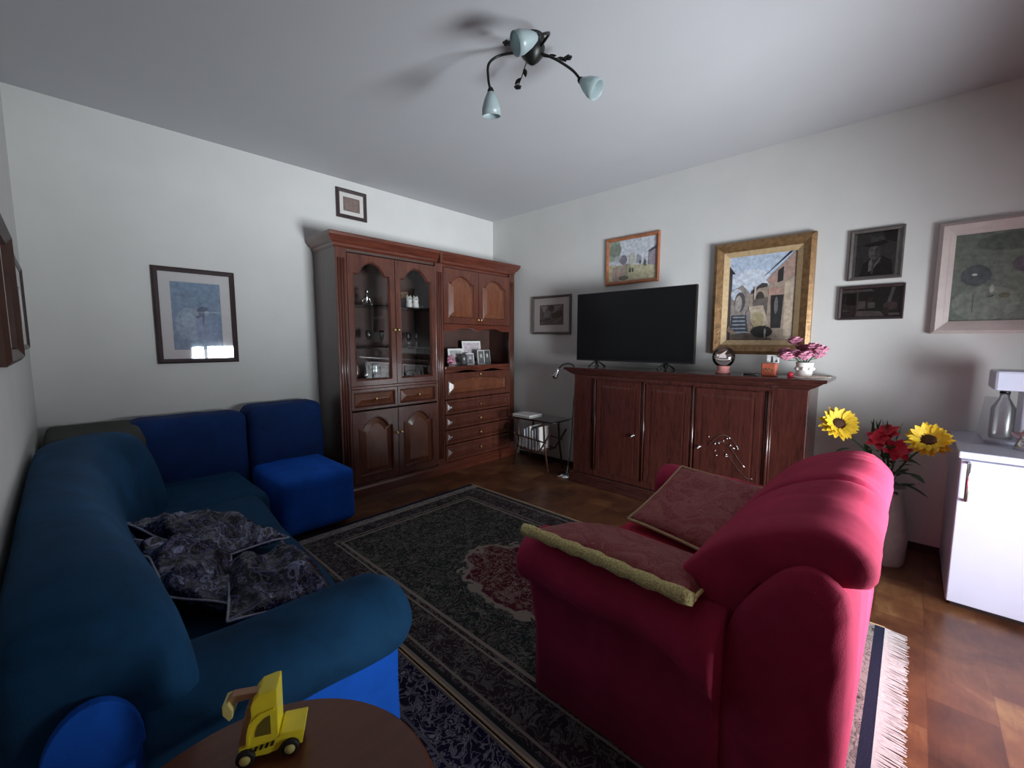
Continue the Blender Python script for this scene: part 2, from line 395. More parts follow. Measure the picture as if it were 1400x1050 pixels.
def pillow(c00, c10, c11, c01, th, n=18, wob=.01, wsc=9, seed=0, pinch=.10, up=None, sag=0.0, ridge=0.0):
    C = [Vector(c) for c in (c00, c10, c11, c01)]
    nrm = (C[1] - C[0]).cross(C[3] - C[0]).normalized()
    if nrm.z < 0: nrm = -nrm
    if up: nrm = Vector(up).normalized()
    mb = MB(); vs = []; ctr = sum(C, Vector()) / 4
    for side in (1, -1):
        for i in range(n + 1):
            for j in range(n + 1):
                u, v = i / n, j / n; a, b = 2 * u - 1, 2 * v - 1
                p = C[0] * (1 - u) * (1 - v) + C[1] * u * (1 - v) + C[2] * u * v + C[3] * (1 - u) * v
                k = pinch * (max(abs(a), abs(b)) ** 3) * (1 - min(abs(a), abs(b)) ** 2)
                p = p + (ctr - p) * k
                t = ((1 - abs(a) ** 2.6) * (1 - abs(b) ** 2.6))
                t = max(t, 0) ** .55
                w = wob * (fbm(p, wsc, seed + side * 3) + .5 * fbm(p, wsc * 2.3, seed)) * (.25 + t)
                if ridge: w += ridge * (.5 - 2.2 * abs(fbm(p, wsc * .9, seed + 11))) * (.3 + t) + ridge * .5 * (.4 - 2 * abs(fbm(p, wsc * 2, seed + 4))) * (.3 + t)
                edge = max(abs(a), abs(b)) > .999
                if edge: w = wob * .7 * fbm(p, wsc, seed)
                q = p + nrm * (side * th / 2 * t + w) - Vector((0, 0, sag * (a * a + b * b) * .5))
                vs.append(q)
    m = (n + 1) ** 2; fs = []
    for s in (0, 1):
        for i in range(n):
            for j in range(n):
                a = s * m + i * (n + 1) + j; f = (a, a + n + 1, a + n + 2, a + 1)
                fs.append(f if s == 0 else f[::-1])
    mb.add(vs, fs); rim = [vs[i * (n + 1)] for i in range(n + 1)]
    rims = {'a': [vs[j] for j in range(n + 1)], 'b': [vs[n * (n + 1) + j] for j in range(n + 1)],
            'c': [vs[i * (n + 1)] for i in range(n + 1)], 'd': [vs[i * (n + 1) + n] for i in range(n + 1)]}
    # weld the rim: second side's border = first side's
    for i in range(n + 1):
        for j in range(n + 1):
            if i in (0, n) or j in (0, n): mb.v[m + i * (n + 1) + j] = mb.v[i * (n + 1) + j]
    return mb, rims

# flat plates: outlines in (u, v); frame maps (u, v, w) -> world
def fA(y): return lambda u, v, w: (u, y - w, v)            # faces -y (the wall with the cabinet)
def fB(x): return lambda u, v, w: (x - w, -u, v)           # faces -x (the wall with the television)
def fC(x): return lambda u, v, w: (x + w, u, v)            # faces +x (left wall)
def plate(mb, fr, outer, hole=None, w0=0, w1=.02):
    bm = bmesh.new()
    def loop(pts):
        vs = [bm.verts.new((p[0], p[1], 0)) for p in pts]
        return [bm.edges.new((vs[i], vs[(i + 1) % len(vs)])) for i in range(len(vs))]
    e = loop(outer) + (loop(hole) if hole else [])
    bmesh.ops.triangle_fill(bm, use_beauty=True, edges=e)
    ex = bmesh.ops.extrude_face_region(bm, geom=list(bm.faces))
    for g in ex['geom']:
        if isinstance(g, bmesh.types.BMVert): g.co.z = 1
    bm.verts.ensure_lookup_table(); bm.verts.index_update()
    mb.add([fr(v.co.x, v.co.y, w0 + (w1 - w0) * v.co.z) for v in bm.verts], [tuple(v.index for v in f.verts) for f in bm.faces]); bm.free(); return mb
def rect(u0, u1, v0, v1): return [(u0, v0), (u1, v0), (u1, v1), (u0, v1)]
def arch(u0, u1, v0, v1, rise, n=14):
    """rectangle whose top swells up in a cathedral arch with small shoulders"""
    pts = [(u0, v0), (u1, v0), (u1, v1 - rise)]; w = u1 - u0
    s = .12
    for i in range(n + 1):
        t = i / n; u = u1 - w * s - (w * (1 - 2 * s)) * t
        pts.append((u, v1 - rise + rise * math.sin(PI * t) ** .8 if 0 < t < 1 else v1 - rise + .0001))
    pts.append((u0, v1 - rise)); return pts
def inset(pts, d):
    cu = (min(p[0] for p in pts) + max(p[0] for p in pts)) / 2; cv = (min(p[1] for p in pts) + max(p[1] for p in pts)) / 2
    hu = (max(p[0] for p in pts) - min(p[0] for p in pts)) / 2; hv = (max(p[1] for p in pts) - min(p[1] for p in pts)) / 2
    return [(cu + (p[0] - cu) * (1 - d / hu), cv + (p[1] - cv) * (1 - d / hv)) for p in pts]
def ringloft(mb, fr, a, b, wa, wb):
    n = len(a); mb.add([fr(p[0], p[1], wa) for p in a] + [fr(p[0], p[1], wb) for p in b], [(i, (i + 1) % n, n + (i + 1) % n, n + i) for i in range(n)])
def raised(mb, fr, pts, w0, w1, bev):
    """raised and fielded panel"""
    i1 = inset(pts, bev); n = len(pts)
    ringloft(mb, fr, pts, i1, w0, w1)
    mb.add([fr(p[0], p[1], w1) for p in i1], [tuple(range(n))])

# ------------------------------------------------------------------ the room
H = 2.70; XL = -3.723; YF = -5.50
WX0, WX1, WZ1 = -2.65, -.95, 1.20          # the window behind the camera: open up to the lowered shutter
struct('floor', MB().box(XL - .1, .1, YF - .1, .1, -.08, 0), M['floor'])
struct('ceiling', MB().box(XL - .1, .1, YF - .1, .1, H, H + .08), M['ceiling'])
struct('wall_back', MB().box(XL - .1, .1, 0, .1, 0, H), M['wall'])
struct('wall_right', MB().box(0, .1, YF - .1, 0, 0, H), M['wall'])
struct('wall_left', MB().box(XL - .1, XL, YF - .1, 0, 0, H), M['wall'])
wf = MB(); wf.box(XL, WX0, YF - .25, YF, 0, H); wf.box(WX1, 0, YF - .25, YF, 0, H); wf.box(WX0, WX1, YF - .25, YF, 2.25, H)
struct('wall_front', wf, M['wall'])
dv = MB(); dv.box(XL, -2.16, -4.78, -4.65, 0, H); dv.box(-.28, 0, -4.78, -4.65, 0, H); dv.box(-2.16, -.28, -4.78, -4.65, 1.76, H)
struct('wall_light_blocker', dv, M['wall'])                                   # added unseen wall with wide opening, shaped to keep daylight off left and upper right
struct('trim_1', MB().box(WX0, WX1, YF - .20, YF - .16, WZ1, 2.25), M['white'])        # lowered roller shutter
win = MB()
for a, b_ in ((WX0, WX0 + .05), (-1.83, -1.77), (WX1 - .05, WX1)): win.box(a, b_, YF - .14, YF - .08, 0, 2.25)
win.box(WX0, WX1, YF - .14, YF - .08, 0, .08); win.box(WX0, WX1, YF - .14, YF - .08, 2.19, 2.25)
wn = struct('window_1', win, M['white'])
P_('window_pane', MB().box(WX0 + .05, WX1 - .05, YF - .115, YF - .105, .08, 2.19), M['glass'], wn)
for i, (a, b_) in enumerate(((WX0 - .18, WX0 + .12), (WX1 - .15, WX1 + .25))):
    pts = []
    for k in range(49):
        t = k / 48; pts.append((a + (b_ - a) * t, YF + .12 + .035 * math.sin(t * 40)))
    cb = MB(); cb.loft([[(p[0], p[1], z) for p in pts] + [(p[0], p[1] - .006, z) for p in reversed(pts)] for z in (.02, 1.2, 2.4)])
    tag(obj_('curtain', cb, M['curtain'], smooth=True), ('wine red curtain hanging left of the window behind the viewer', 'wine red curtain hanging right of the window behind the viewer')[i], 'curtain')
struct('baseboard_right', MB().box(-.014, 0, YF, -.45, 0, .05), M['baseb'])
struct('baseboard_back', MB().box(XL, -2.12, -.014, 0, 0, .05), M['baseb'])
struct('baseboard_left', MB().box(XL, XL + .014, YF, -.014, 0, .05), M['baseb'])

# ------------------------------------------------------------------ glazed display cabinet on the back wall
cab = thing('display_cabinet', 'tall glossy cherry wood cabinet with two arched glass doors, standing in the far corner', 'cabinet', (-1.1, -.22, 0))
FY = -.40                                     # carcass front
P_('plinth', MB().rings(-2.10, -.075, FY - .02, -.02, [(0, .012, .012), (.07, .012, .012), (.085, 0, 0), (.10, 0, 0)]), M['cherry_h'], cab, bevel=.003)
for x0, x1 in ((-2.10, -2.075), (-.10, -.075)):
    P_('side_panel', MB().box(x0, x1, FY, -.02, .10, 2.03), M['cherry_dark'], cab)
P_('divider', MB().box(-1.125, -1.10, FY, -.02, .10, 2.03), M['cherry'], cab)
P_('back_panel', MB().box(-2.075, -.10, -.035, -.02, .10, 2.03), M['cab_in'], cab)
for z in (.10, .88, 2.01):
    P_('board', MB().box(-2.075, -1.125, FY + .005, -.035, z, z + .02), M['cab_in'], cab)
for z in (.10, 1.035, 1.43, 2.01):
    P_('board', MB().box(-1.10, -.10, FY + .005, -.035, z, z + .02), M['cherry_h'], cab)
for z in (1.24, 1.60):
    P_('glass_shelf', MB().box(-2.07, -1.13, -.36, -.04, z, z + .008), M['glass'], cab)
cn = MB(); cn.rings(-2.10, -.075, FY, -.02, [(2.03, 0, 0), (2.045, .012, .015), (2.06, .012, .015), (2.075, .03, .03), (2.10, .05, .045), (2.115, .055, .055), (2.13, .057, .06), (2.14, .057, .06)])
P_('cornice', cn, M['cherry_h'], cab, bevel=.002)
P_('cornice_joint', MB().box(-1.125, -1.10, FY - .058, FY, 2.03, 2.138), M['cherry'], cab)
# pilasters with rounded fluting
for xc, w in ((-2.055, .09), (-1.112, .09), (-.115, .08)):
    pb = MB(); pb.box(xc - w / 2, xc + w / 2, FY - .018, FY + .0, .10, 2.03)
    pl = P_('pilaster', pb, M['cherry'], cab, bevel=.002)
    fl = MB()
    for dx in (-.022, .0, .022): fl.tube([(xc + dx, FY - .018, .16), (xc + dx, FY - .018, 1.95)], .009, 8)
    P_('fluting', fl, M['cherry'], pl, smooth=True)
def door_leaf(name, u0, u1, v0, v1, root, fr, st=.06, rise=.07, glass=False, mat='cherry', pmat='cherry_panel', knob=None, w=.02, top=None):
    mb = MB(); tp = st if top is None else top
    op = arch(u0 + st, u1 - st, v0 + st, v1 - tp, rise) if rise else rect(u0 + st, u1 - st, v0 + st, v1 - tp)
    plate(mb, fr, rect(u0, u1, v0, v1), op, 0, w)
    ln = inset(op, .010)
    ringloft(mb, fr, op, ln, w + .004, .006); ringloft(mb, fr, inset(op, -.008), op, w, w + .004)
    d = P_(name, mb, M[mat], root)
    if glass:
        g = MB(); plate(g, fr, op, None, .006, .009); P_('glass_pane', g, M['cabglass'], d)
    else:
        g = MB(); raised(g, fr, ln, .006, w + .002, min(.045, (u1 - u0) * .14)); P_('panel', g, M[pmat], d)
    if knob:
        k = MB(); p = fr(knob[0], knob[1], w); q = fr(knob[0], knob[1], w + 1); ax = Vector(q) - Vector(p)
        k.lathe([(.006, 0), (.005, .012), (.012, .018), (.013, .024), (.006, .029), (0.0005, .03)], p, 12, ax)
        P_('knob', k, M['brass'], d, smooth=True)
    return d
fa = fA(FY)
door_leaf('glass_door', -2.008, -1.588, .935, 1.995, cab, fa, .05, .10, True, knob=(-1.605, 1.40), top=.05)
door_leaf('glass_door', -1.582, -1.160, .935, 1.995, cab, fa, .05, .10, True, knob=(-1.565, 1.40), top=.05)
for (a, b_) in ((-2.008, -1.588), (-1.582, -1.160)):
    door_leaf('drawer', a, b_, .735, .905, cab, fa, .028, 0, knob=((a + b_) / 2, .82))
door_leaf('cupboard_door', -2.008, -1.588, .115, .72, cab, fa, .058, .085, knob=(-1.608, .50))
door_leaf('cupboard_door', -1.582, -1.160, .115, .72, cab, fa, .058, .085, knob=(-1.562, .50))
P_('rail', MB().box(-2.01, -1.157, FY - .024, FY, .908, .932), M['cherry_h'], cab, bevel=.004)
door_leaf('upper_door', -1.062, -.618, 1.475, 2.0, cab, fa, .062, .07, knob=(-.635, 1.52))
door_leaf('upper_door', -.612, -.160, 1.475, 2.0, cab, fa, .062, .07, knob=(-.595, 1.52))
def scallop(u0, u1, v0, v1, n=40):
    pts = [(u1, v1), (u0, v1)]
    for i in range(n + 1):
        t = i / n; u = u0 + (u1 - u0) * t
        pts.append((u, v0 + (v1 - v0) * .55 * (math.sin(PI * min(1, max(0, (t - .12) / .76)) * 2.0) ** 2) ** .7))
    return pts
mb = MB(); plate(mb, fa, scallop(-1.062, -.160, 1.405, 1.47), None, 0, .018); P_('valance', mb, M['cherry_h'], cab)
P_('ledge', MB().box(-1.065, -.155, FY - .035, FY + .01, 1.035, 1.058), M['cherry_h'], cab, bevel=.006)
mb = MB(); plate(mb, fa, scallop(-1.062, -.160, .995, 1.035), None, 0, .022); P_('valance', mb, M['cherry_h'], cab)
door_leaf('drop_flap', -1.062, -.160, .735, .990, cab, fa, .05, .03, knob=(-.61, .965), top=.05)
for i, (a, b_) in enumerate(((.585, .725), (.435, .575), (.285, .425), (.115, .275))):
    door_leaf('drawer', -1.062, -.160, a, b_, cab, fa, .026, 0, pmat='cherry', knob=(-.61, (a + b_) / 2))

# things in the cabinet
def put(name, mb, mat, label, cat, group=None, **kw):
    return tag(obj_(name, mb, mat, None, **kw), label, cat, group)
SH1, SH2, SH0, NI = 1.609, 1.249, .901, 1.056
# silver figurine on top glass shelf, left door
mb = MB(); mb.lathe([(.045, 0), (.04, .012), (.012, .02), (.01, .05), (.022, .075), (.012, .10)], (-1.745, -.22, SH1), 14)
mb.ball((-1.740, -.22, SH1 + .125), .018); mb.tube([(-1.745, -.22, SH1 + .075), (-1.78, -.22, SH1 + .05), (-1.79, -.22, SH1 + .02)], .007)
mb.tube([(-1.745, -.22, SH1 + .08), (-1.715, -.22, SH1 + .055), (-1.70, -.22, SH1 + .01)], .007); mb.ball((-1.70, -.22, SH1 + .015), .013)
put('figurine', mb, M['silver'], 'small silver figurine on the upper glass shelf behind the left glass door', 'figurine', smooth=True)
# two white owl figurines behind the right door
for i, x in enumerate((-1.315, -1.245)):
    r = thing('owl_figurine', ('white owl figurine on the upper glass shelf, left one of the pair', 'white owl figurine on the upper glass shelf, right one of the pair')[i], 'figurine', (x, -.22, SH1), 'owl figurines')
    mb = MB(); mb.lathe([(.022, 0), (.030, .015), (.031, .045), (.024, .065), (.030, .075), (.031, .095), (.022, .112), (.008, .118)], (x, -.22, SH1), 16)
    for s in (-1, 1): mb.lathe([(.009, 0), (.001, .02)], (x + s * .018, -.22, SH1 + .108), 8)
    P_('body', mb, M['figwhite'], r, smooth=True)
    e = MB()
    for s in (-1, 1): e.ball((x + s * .011, -.25, SH1 + .088), .006)
    P_('eyes', e, M['black'], r, smooth=True)
mb = MB(); mb.lathe([(.018, 0), (.02, .004), (.04, .02), (.045, .024), (.04, .022)], (-1.185, -.24, SH1), 16)
put('dish', mb, M['silver'], 'small silver dish beside the right owl figurine', 'dish', smooth=True)
# glasses: stemware on middle shelf and bottom board
def goblet(x, y, z, h, r, label, group, name='wine_glass', matn='vessel'):
    mb = MB(); mb.lathe([(r * .8, 0), (r * .75, .003), (.004, .008), (.004, h * .42), (r * .7, h * .52), (r, h * .72), (r * .88, h), (r * .84, h), (r * .94, h * .72), (r * .62, h * .54), (.002, h * .46)], (x, y, z), 14, cap=False)
    return put(name, mb, M[matn], label, 'glass', group, smooth=True)
for i in range(5):
    goblet(-1.40 + i * .045, -.20 - (i % 2) * .05, SH2, .13, .02, 'stemmed glass on the middle shelf behind the right glass door', 'stemmed glasses on the middle shelf, right door')
for i in range(3):
    goblet(-1.86 + i * .13, -.20, SH2, .15, .024, 'stemmed glass on the middle shelf behind the left glass door', 'stemmed glasses on the middle shelf, left door')
for i, (x, h, r) in enumerate(((-1.87, .30, .038), (-1.77, .24, .03))):
    mb = MB(); mb.lathe([(r, 0), (r, h * .6), (r * .4, h * .74), (r * .35, h * .95), (r * .5, h * .97), (.001, h)], (x, -.22, SH0), 16)
    put('decanter', mb, (M['silver'], M['vessel'])[i], ('tall bright silver bottle at the bottom left behind the left glass door', 'clear glass decanter beside the bright silver bottle in the cabinet')[i], 'bottle', smooth=True)
mb = MB(); mb.lathe([(.05, 0), (.055, .16), (.05, .18), (.052, .185), (.001, .19)], (-1.675, -.20, SH0), 18)
put('jar', mb, M['vessel'], 'wide glass jar on the bottom board behind the left glass door', 'jar', smooth=True)
for i in range(4):
    x = -1.37 + i * .05
    mb = MB(); mb.lathe([(.018, 0), (.02, .10), (.018, .10), (.016, .005)], (x, -.22, SH0), 12, cap=False)
    put('tumbler', mb, M['silver'] if i % 2 else M['vessel'], 'small bright tumbler at the bottom behind the right glass door', 'glass', 'tumblers on the bottom board', smooth=True)

# picture helper ------------------------------------------------------------
PC = {}
def paint(col):
    k = tuple(round(x, 3) for x in col)
    if k not in PC: PC[k] = simple('paint_%d' % len(PC), col, .6, .28, 35)
    return PC[k]
def artwork(root, fr, u0, u1, v0, v1, bg, shapes, w=.006, mirror=False):
    mb = MB(); mats = [paint(bg)]
    mb.add([fr(u, v, w) for u, v in rect(u0, u1, v0, v1)], [(0, 1, 2, 3)])
    for i, (col, pts) in enumerate(shapes):
        m = paint(col)
        if m not in mats: mats.append(m)
        mb.cur = mats.index(m); n = len(pts)
        ww = w + .00025 * (i + 1)
        mb.add([fr(u0 + (u1 - u0) * min(1, max(0, p[0])), v0 + (v1 - v0) * min(1, max(0, p[1])), ww) for p in pts], [tuple(range(n))])
    if len(mats) == 1: mats.append(mats[0])
    return P_('artwork', mb, mats, root)
def ell(cx, cy, rx, ry, n=14, a0=0, a1=2 * PI): return [(cx + rx * math.cos(a0 + (a1 - a0) * i / n), cy + ry * math.sin(a0 + (a1 - a0) * i / n)) for i in range(n if a1 - a0 > 6.2 else n + 1)]
def picture(fr, u0, u1, v0, v1, fw, fmat, label, bg, shapes, mat=0, depth=.022, glass=True, liner=None, cat='picture', gloss='thinglass'):
    p = Vector(fr((u0 + u1) / 2, v0, 0)); r = thing('framed_picture', label, cat, p)
    mb = MB(); o, i1 = rect(u0, u1, v0, v1), rect(u0 + fw, u1 - fw, v0 + fw, v1 - fw)
    mid = rect(u0 + fw * .35, u1 - fw * .35, v0 + fw * .35, v1 - fw * .35)
    ringloft(mb, fr, o, o, .001, depth * .7); ringloft(mb, fr, o, mid, depth * .7, depth); ringloft(mb, fr, mid, i1, depth, depth * .6); ringloft(mb, fr, i1, i1, depth * .6, .002)
    P_('frame', mb, M[fmat], r)
    P_('backing', MBplate(fr, rect(u0 + .002, u1 - .002, v0 + .002, v1 - .002), .001, .003), M['paper'], r)
    if liner:
        l = MB(); li = inset(i1, liner[0]); ringloft(l, fr, i1, i1, .004, depth * .62); ringloft(l, fr, i1, li, depth * .62, depth * .3); ringloft(l, fr, li, li, depth * .3, .004)
        P_('liner', l, M[liner[1]], r); i1 = li
    a = (i1[0][0], i1[1][0], i1[0][1], i1[2][1])
    if mat:
        mm = MB(); plate(mm, fr, i1, inset(i1, mat), .003, .0075); P_('mount', mm, M['mat'], r)
        ii = inset(i1, mat); a = (ii[0][0], ii[1][0], ii[0][1], ii[2][1])
    artwork(r, fr, a[0], a[1], a[2], a[3], bg, shapes, .004)
    if glass:
        P_('glass', MBplate(fr, i1, depth * .55, depth * .55 + .0015), M[gloss], r)
    return r
def MBplate(fr, pts, w0, w1):
    mb = MB(); plate(mb, fr, pts, None, w0, w1); return mb

WA, WB, WC = fA(-.0005), fB(-.0005), fC(XL + .0005)
# blue print on the back wall
picture(WA, -3.155, -2.682, 1.148, 1.802, .032, 'blackframe', 'dark framed print in misty blue with a white mount, alone above the blue sofa', (.20, .28, .38),
        [((.30, .36, .44), ell(.35, .38, .3, .25)), ((.24, .30, .42), ell(.7, .3, .25, .2)), ((.10, .13, .20), ell(.62, .58, .12, .07)), ((.34, .40, .48), ell(.70, .55, .05, .04)), ((.09, .11, .17), [(.60, .55), (.66, .55), (.62, .36), (.60, .36)]),
         ((.36, .42, .50), ell(.30, .45, .14, .12)), ((.13, .16, .24), [(.45, .5), (.6, .54), (.6, .5), (.5, .46)])], mat=.062, gloss='pictureglass')
picture(WA, -1.885, -1.605, 2.375, 2.622, .030, 'blackframe', 'small dark framed brown document with pale mount, high above the display cabinet', (.16, .11, .10),
        [((.20, .14, .12), [(.1, .1), (.9, .1), (.9, .9), (.1, .9)])], mat=.034)
# black and white etching left of the television
picture(WB, .632, 1.146, 1.381, 1.785, .024, 'greyframe', 'black and white print with wide pale mount, left of the television', (.13, .12, .12),
        [((.30, .30, .31), [(.05, .95), (.35, .95), (.2, .6)]), ((.25, .25, .26), [(.55, .55), (.95, .95), (.6, .95)]), ((.07, .065, .065), ell(.5, .82, .13, .16)), ((.05, .045, .045), [(.5, .55), (.95, .75), (.95, .3), (.55, .35)]),
         ((.22, .21, .21), ell(.35, .55, .12, .2)), ((.06, .055, .055), [(.0, .25), (.45, .35), (.5, .28), (0, .15)]), ((.20, .19, .19), [(.55, .1), (.9, .4), (.95, .36), (.65, .08)]), ((.27, .26, .26), ell(.25, .5, .05, .1))], mat=.072)
# village street, orange frame, above the television
picture(WB, 1.539, 2.063, 1.825, 2.251, .030, 'orangewood', 'orange-brown framed painting of a pale village street, above the television', (.52, .55, .60),
        [((.45, .42, .28), [(0, 0), (1, 0), (1, .34), (0, .42)]), ((.30, .34, .28), [(0, 1), (.22, 1), (.28, .8), (.22, .6), (.1, .5), (0, .5)]), ((.20, .23, .19), ell(.12, .78, .14, .16)), ((.38, .38, .42), ell(.25, .55, .12, .08)),
         ((.19, .17, .20), ell(.32, .52, .08, .12)), ((.33, .27, .23), [(.08, .35), (.42, .42), (.42, .30), (.1, .22)]), ((.38, .28, .24), [(.08, .24), (.3, .3), (.4, .02), (.1, .02)]), ((.14, .13, .10), ell(.33, .08, .11, .06)),
         ((.45, .45, .38), [(.45, .62), (.55, .68), (.58, .42), (.44, .4)]), ((.30, .31, .35), [(.62, .62), (.7, .56), (.7, .4), (.6, .4)]), ((.10, .12, .11), [(.76, .48), (.80, .44), (.80, .30), (.74, .34)]),
         ((.28, .24, .27), [(.85, .66), (1, .75), (1, .3), (.84, .34)]), ((.08, .07, .09), [(.84, .66), (1, .76), (1, .70), (.86, .62)]), ((.08, .08, .07), ell(.47, .25, .02, .06)), ((.08, .08, .07), ell(.53, .25, .015, .06)),
         ((.30, .28, .20), [(.40, .40), (.48, .40), (.42, .1), (.38, .1)]), ((.10, .09, .09), ell(.68, .42, .015, .05))], glass=False)
# alley painting, gilt frame
S1, S2, DK = (.30, .24, .19), (.42, .34, .26), (.022, .020, .020)
picture(WB, 2.523, 3.178, 1.208, 2.050, .072, 'gold', 'large gilt framed painting of an old stone alley with steps, above the sideboard', (.42, .50, .62),
        [((.55, .60, .68), ell(.35, .72, .3, .12)), (DK, [(0, .90), (.10, .80), (.05, .80), (.05, .2), (0, .2)]), ((.06, .05, .05), [(0, .78), (.05, .78), (.06, 0), (0, 0)]),
         ((.25, .22, .20), [(.04, .60), (.22, .66), (.34, .56), (.34, .1), (.05, .1)]), ((.48, .52, .60), ell(.13, .55, .09, .07)), ((.08, .07, .07), ell(.19, .46, .085, .12)), ((.33, .30, .28), ell(.17, .44, .055, .10)),
         (S1, [(.34, .56), (.48, .64), (.62, .64), (.96, .99), (1, .99), (1, 0), (.34, 0)]), ((.045, .038, .036), [(.36, .58), (.52, .67), (.60, .66), (.60, .62), (.48, .61), (.36, .54)]),
         ((.36, .24, .20), [(.58, .70), (.95, .98), (1, .98), (1, .74), (.64, .64)]), (DK, [(.56, .76), (.94, 1.0), (.90, 1.0), (.54, .74)]), (DK, [(.74, .80), (.82, .84), (.82, .68), (.74, .66)]),
         (S2, [(.84, .66), (1, .72), (1, .05), (.86, .05)]), ((.045, .035, .03), ell(.50, .50, .06, .07)), ((.36, .22, .18), [(.62, .60), (.82, .60), (.82, .52), (.62, .52)]), (DK, [(.66, .52), (.84, .52), (.82, .14), (.68, .14)]),
         ((.12, .10, .09), [(.40, .48), (.62, .5), (.60, .1), (.42, .1)]), (S2, [(.34, .40), (.55, .41), (.64, .20), (.52, .14), (.34, .24)]), ((.34, .28, .17), ell(.48, .24, .10, .10)), ((.22, .20, .19), [(.30, .34), (.36, .36), (.38, .2), (.30, .2)]),
         ((.05, .055, .065), [(.08, .30), (.30, .30), (.34, .10), (.06, .08)])] +
        [((.24, .27, .32), [(.09 - i * .004, .285 - i * .045), (.28 + i * .008, .285 - i * .045), (.285 + i * .008, .268 - i * .045), (.09 - i * .004, .268 - i * .045)]) for i in range(5)] +
        [((.24, .17, .13), [(0, .12), (.18, .02), (.22, .04), (.03, .17)]), ((.10, .075, .06), [(.05, .06), (.3, .09), (.7, .02), (.7, 0), (.05, 0)]), (DK, ell(.55, .10, .16, .07)), ((.45, .40, .35), [(.41, .62), (.44, .64), (.43, .48), (.41, .48)]), ((.30, .29, .26), ell(.60, .08, .015, .06)), ((.12, .11, .11), ell(.74, .40, .03, .1))],
        glass=False, depth=.05, liner=(.035, 'gold_inner'))
# portrait of a man in a hat
GR = lambda g: (min(.8, g * 1.5 + .01), min(.8, g * 1.5 + .01), min(.8, g * 1.53 + .01))
picture(WB, 3.356, 3.622, 1.700, 2.018, .022, 'greyframe', 'dark framed black and white portrait of a person wearing a brimmed hat', GR(.14),
        [(GR(.50), [(.0, 0), (.06, 0), (.06, 1), (0, 1)]), (GR(.50), [(.94, 0), (1, 0), (1, 1), (.94, 1)]), (GR(.05), [(.62, 1), (.94, 1), (.94, .72), (.7, .8)]),
         (GR(.045), [(.16, 0), (.90, 0), (.86, .34), (.66, .44), (.38, .40), (.24, .30)]), (GR(.16), [(.40, .40), (.60, .44), (.62, .30), (.46, .22)]), (GR(.40), ell(.46, .54, .12, .17)), (GR(.20), ell(.54, .52, .06, .15)),
         (GR(.04), [(.20, .70), (.34, .76), (.70, .78), (.78, .74), (.66, .69), (.36, .67)]), (GR(.22), [(.36, .76), (.38, .88), (.44, .91), (.50, .87), (.58, .90), (.66, .86), (.68, .76)]), (GR(.05), [(.36, .76), (.68, .80), (.68, .75), (.36, .72)]),
         (GR(.07), ell(.41, .60, .03, .012)), (GR(.07), ell(.51, .60, .03, .012)), (GR(.14), ell(.45, .46, .035, .01)), (GR(.60), [(.36, .34), (.42, .40), (.46, .22), (.60, .40), (.64, .42), (.46, .14), (.36, .10)]), (GR(.25), [(.44, .26), (.49, .26), (.47, .05), (.42, .05)])], gloss='glass')
picture(WB, 3.320, 3.645, 1.447, 1.665, .017, 'blackframe', 'dark framed brownish photo of a shop front with awning, lower of two photos', GR(.05),
        [((.55, .52, .50), [(.0, .86), (.56, .88), (.50, .96), (.0, .97)]), ((.20, .15, .14), [(0, 0), (.30, 0), (.30, .40), (0, .5)]), ((.045, .03, .03), [(.08, .45), (.24, .42), (.24, .8), (.08, .85)]), ((.40, .38, .37), [(.26, .25), (.29, .25), (.29, .86), (.26, .86)]),
         ((.50, .45, .44), [(.28, .28), (.42, .28), (.42, .55), (.28, .55)]), ((.18, .12, .12), [(.44, .3), (.48, .3), (.48, .6), (.44, .6)]), ((.50, .47, .46), [(.46, .3), (.58, .3), (.58, .5), (.46, .5)]), ((.20, .13, .13), ell(.50, .60, .04, .08)),
         ((.55, .50, .47), [(.25, .02), (.75, .02), (.68, .18), (.28, .22)]), ((.45, .42, .42), [(.78, .45), (.84, .98), (.90, .98), (.84, .5)]), ((.30, .22, .22), ell(.84, .36, .12, .14)), ((.17, .11, .11), [(.72, .05), (.82, .05), (.82, .3), (.72, .3)]), ((.48, .44, .44), [(.82, .04), (1, .04), (1, .12), (.82, .12)]), ((.48, .44, .44), [(.02, .2), (.18, .22), (.02, .28)])], gloss='glass')
picture(WB, 3.770, 4.46, 1.352, 1.985, .050, 'creamframe', 'large pale pink framed painting of dim green flowers, rightmost picture', (.13, .15, .125),
        [((.17, .19, .16), ell(.25, .2, .24, .2)), ((.085, .105, .085), ell(.4, .88, .25, .10)), ((.075, .085, .09), ell(.17, .52, .11, .12)), ((.42, .45, .42), ell(.16, .53, .02, .014)), ((.10, .085, .10), ell(.5, .62, .09, .09)), ((.30, .32, .27), ell(.29, .36, .015, .05)), ((.05, .06, .045), [(.25, .26), (.32, .30), (.30, .27)]),
         ((.09, .10, .06), [(.165, .3), (.17, .3), (.17, .1), (.165, .1)]), ((.12, .12, .07), ell(.38, .28, .04, .03)), ((.24, .26, .22), ell(.8, .4, .12, .14)), ((.35, .36, .3), ell(.8, .42, .03, .03))], glass=False, depth=.04, liner=(.022, 'creamframe'))
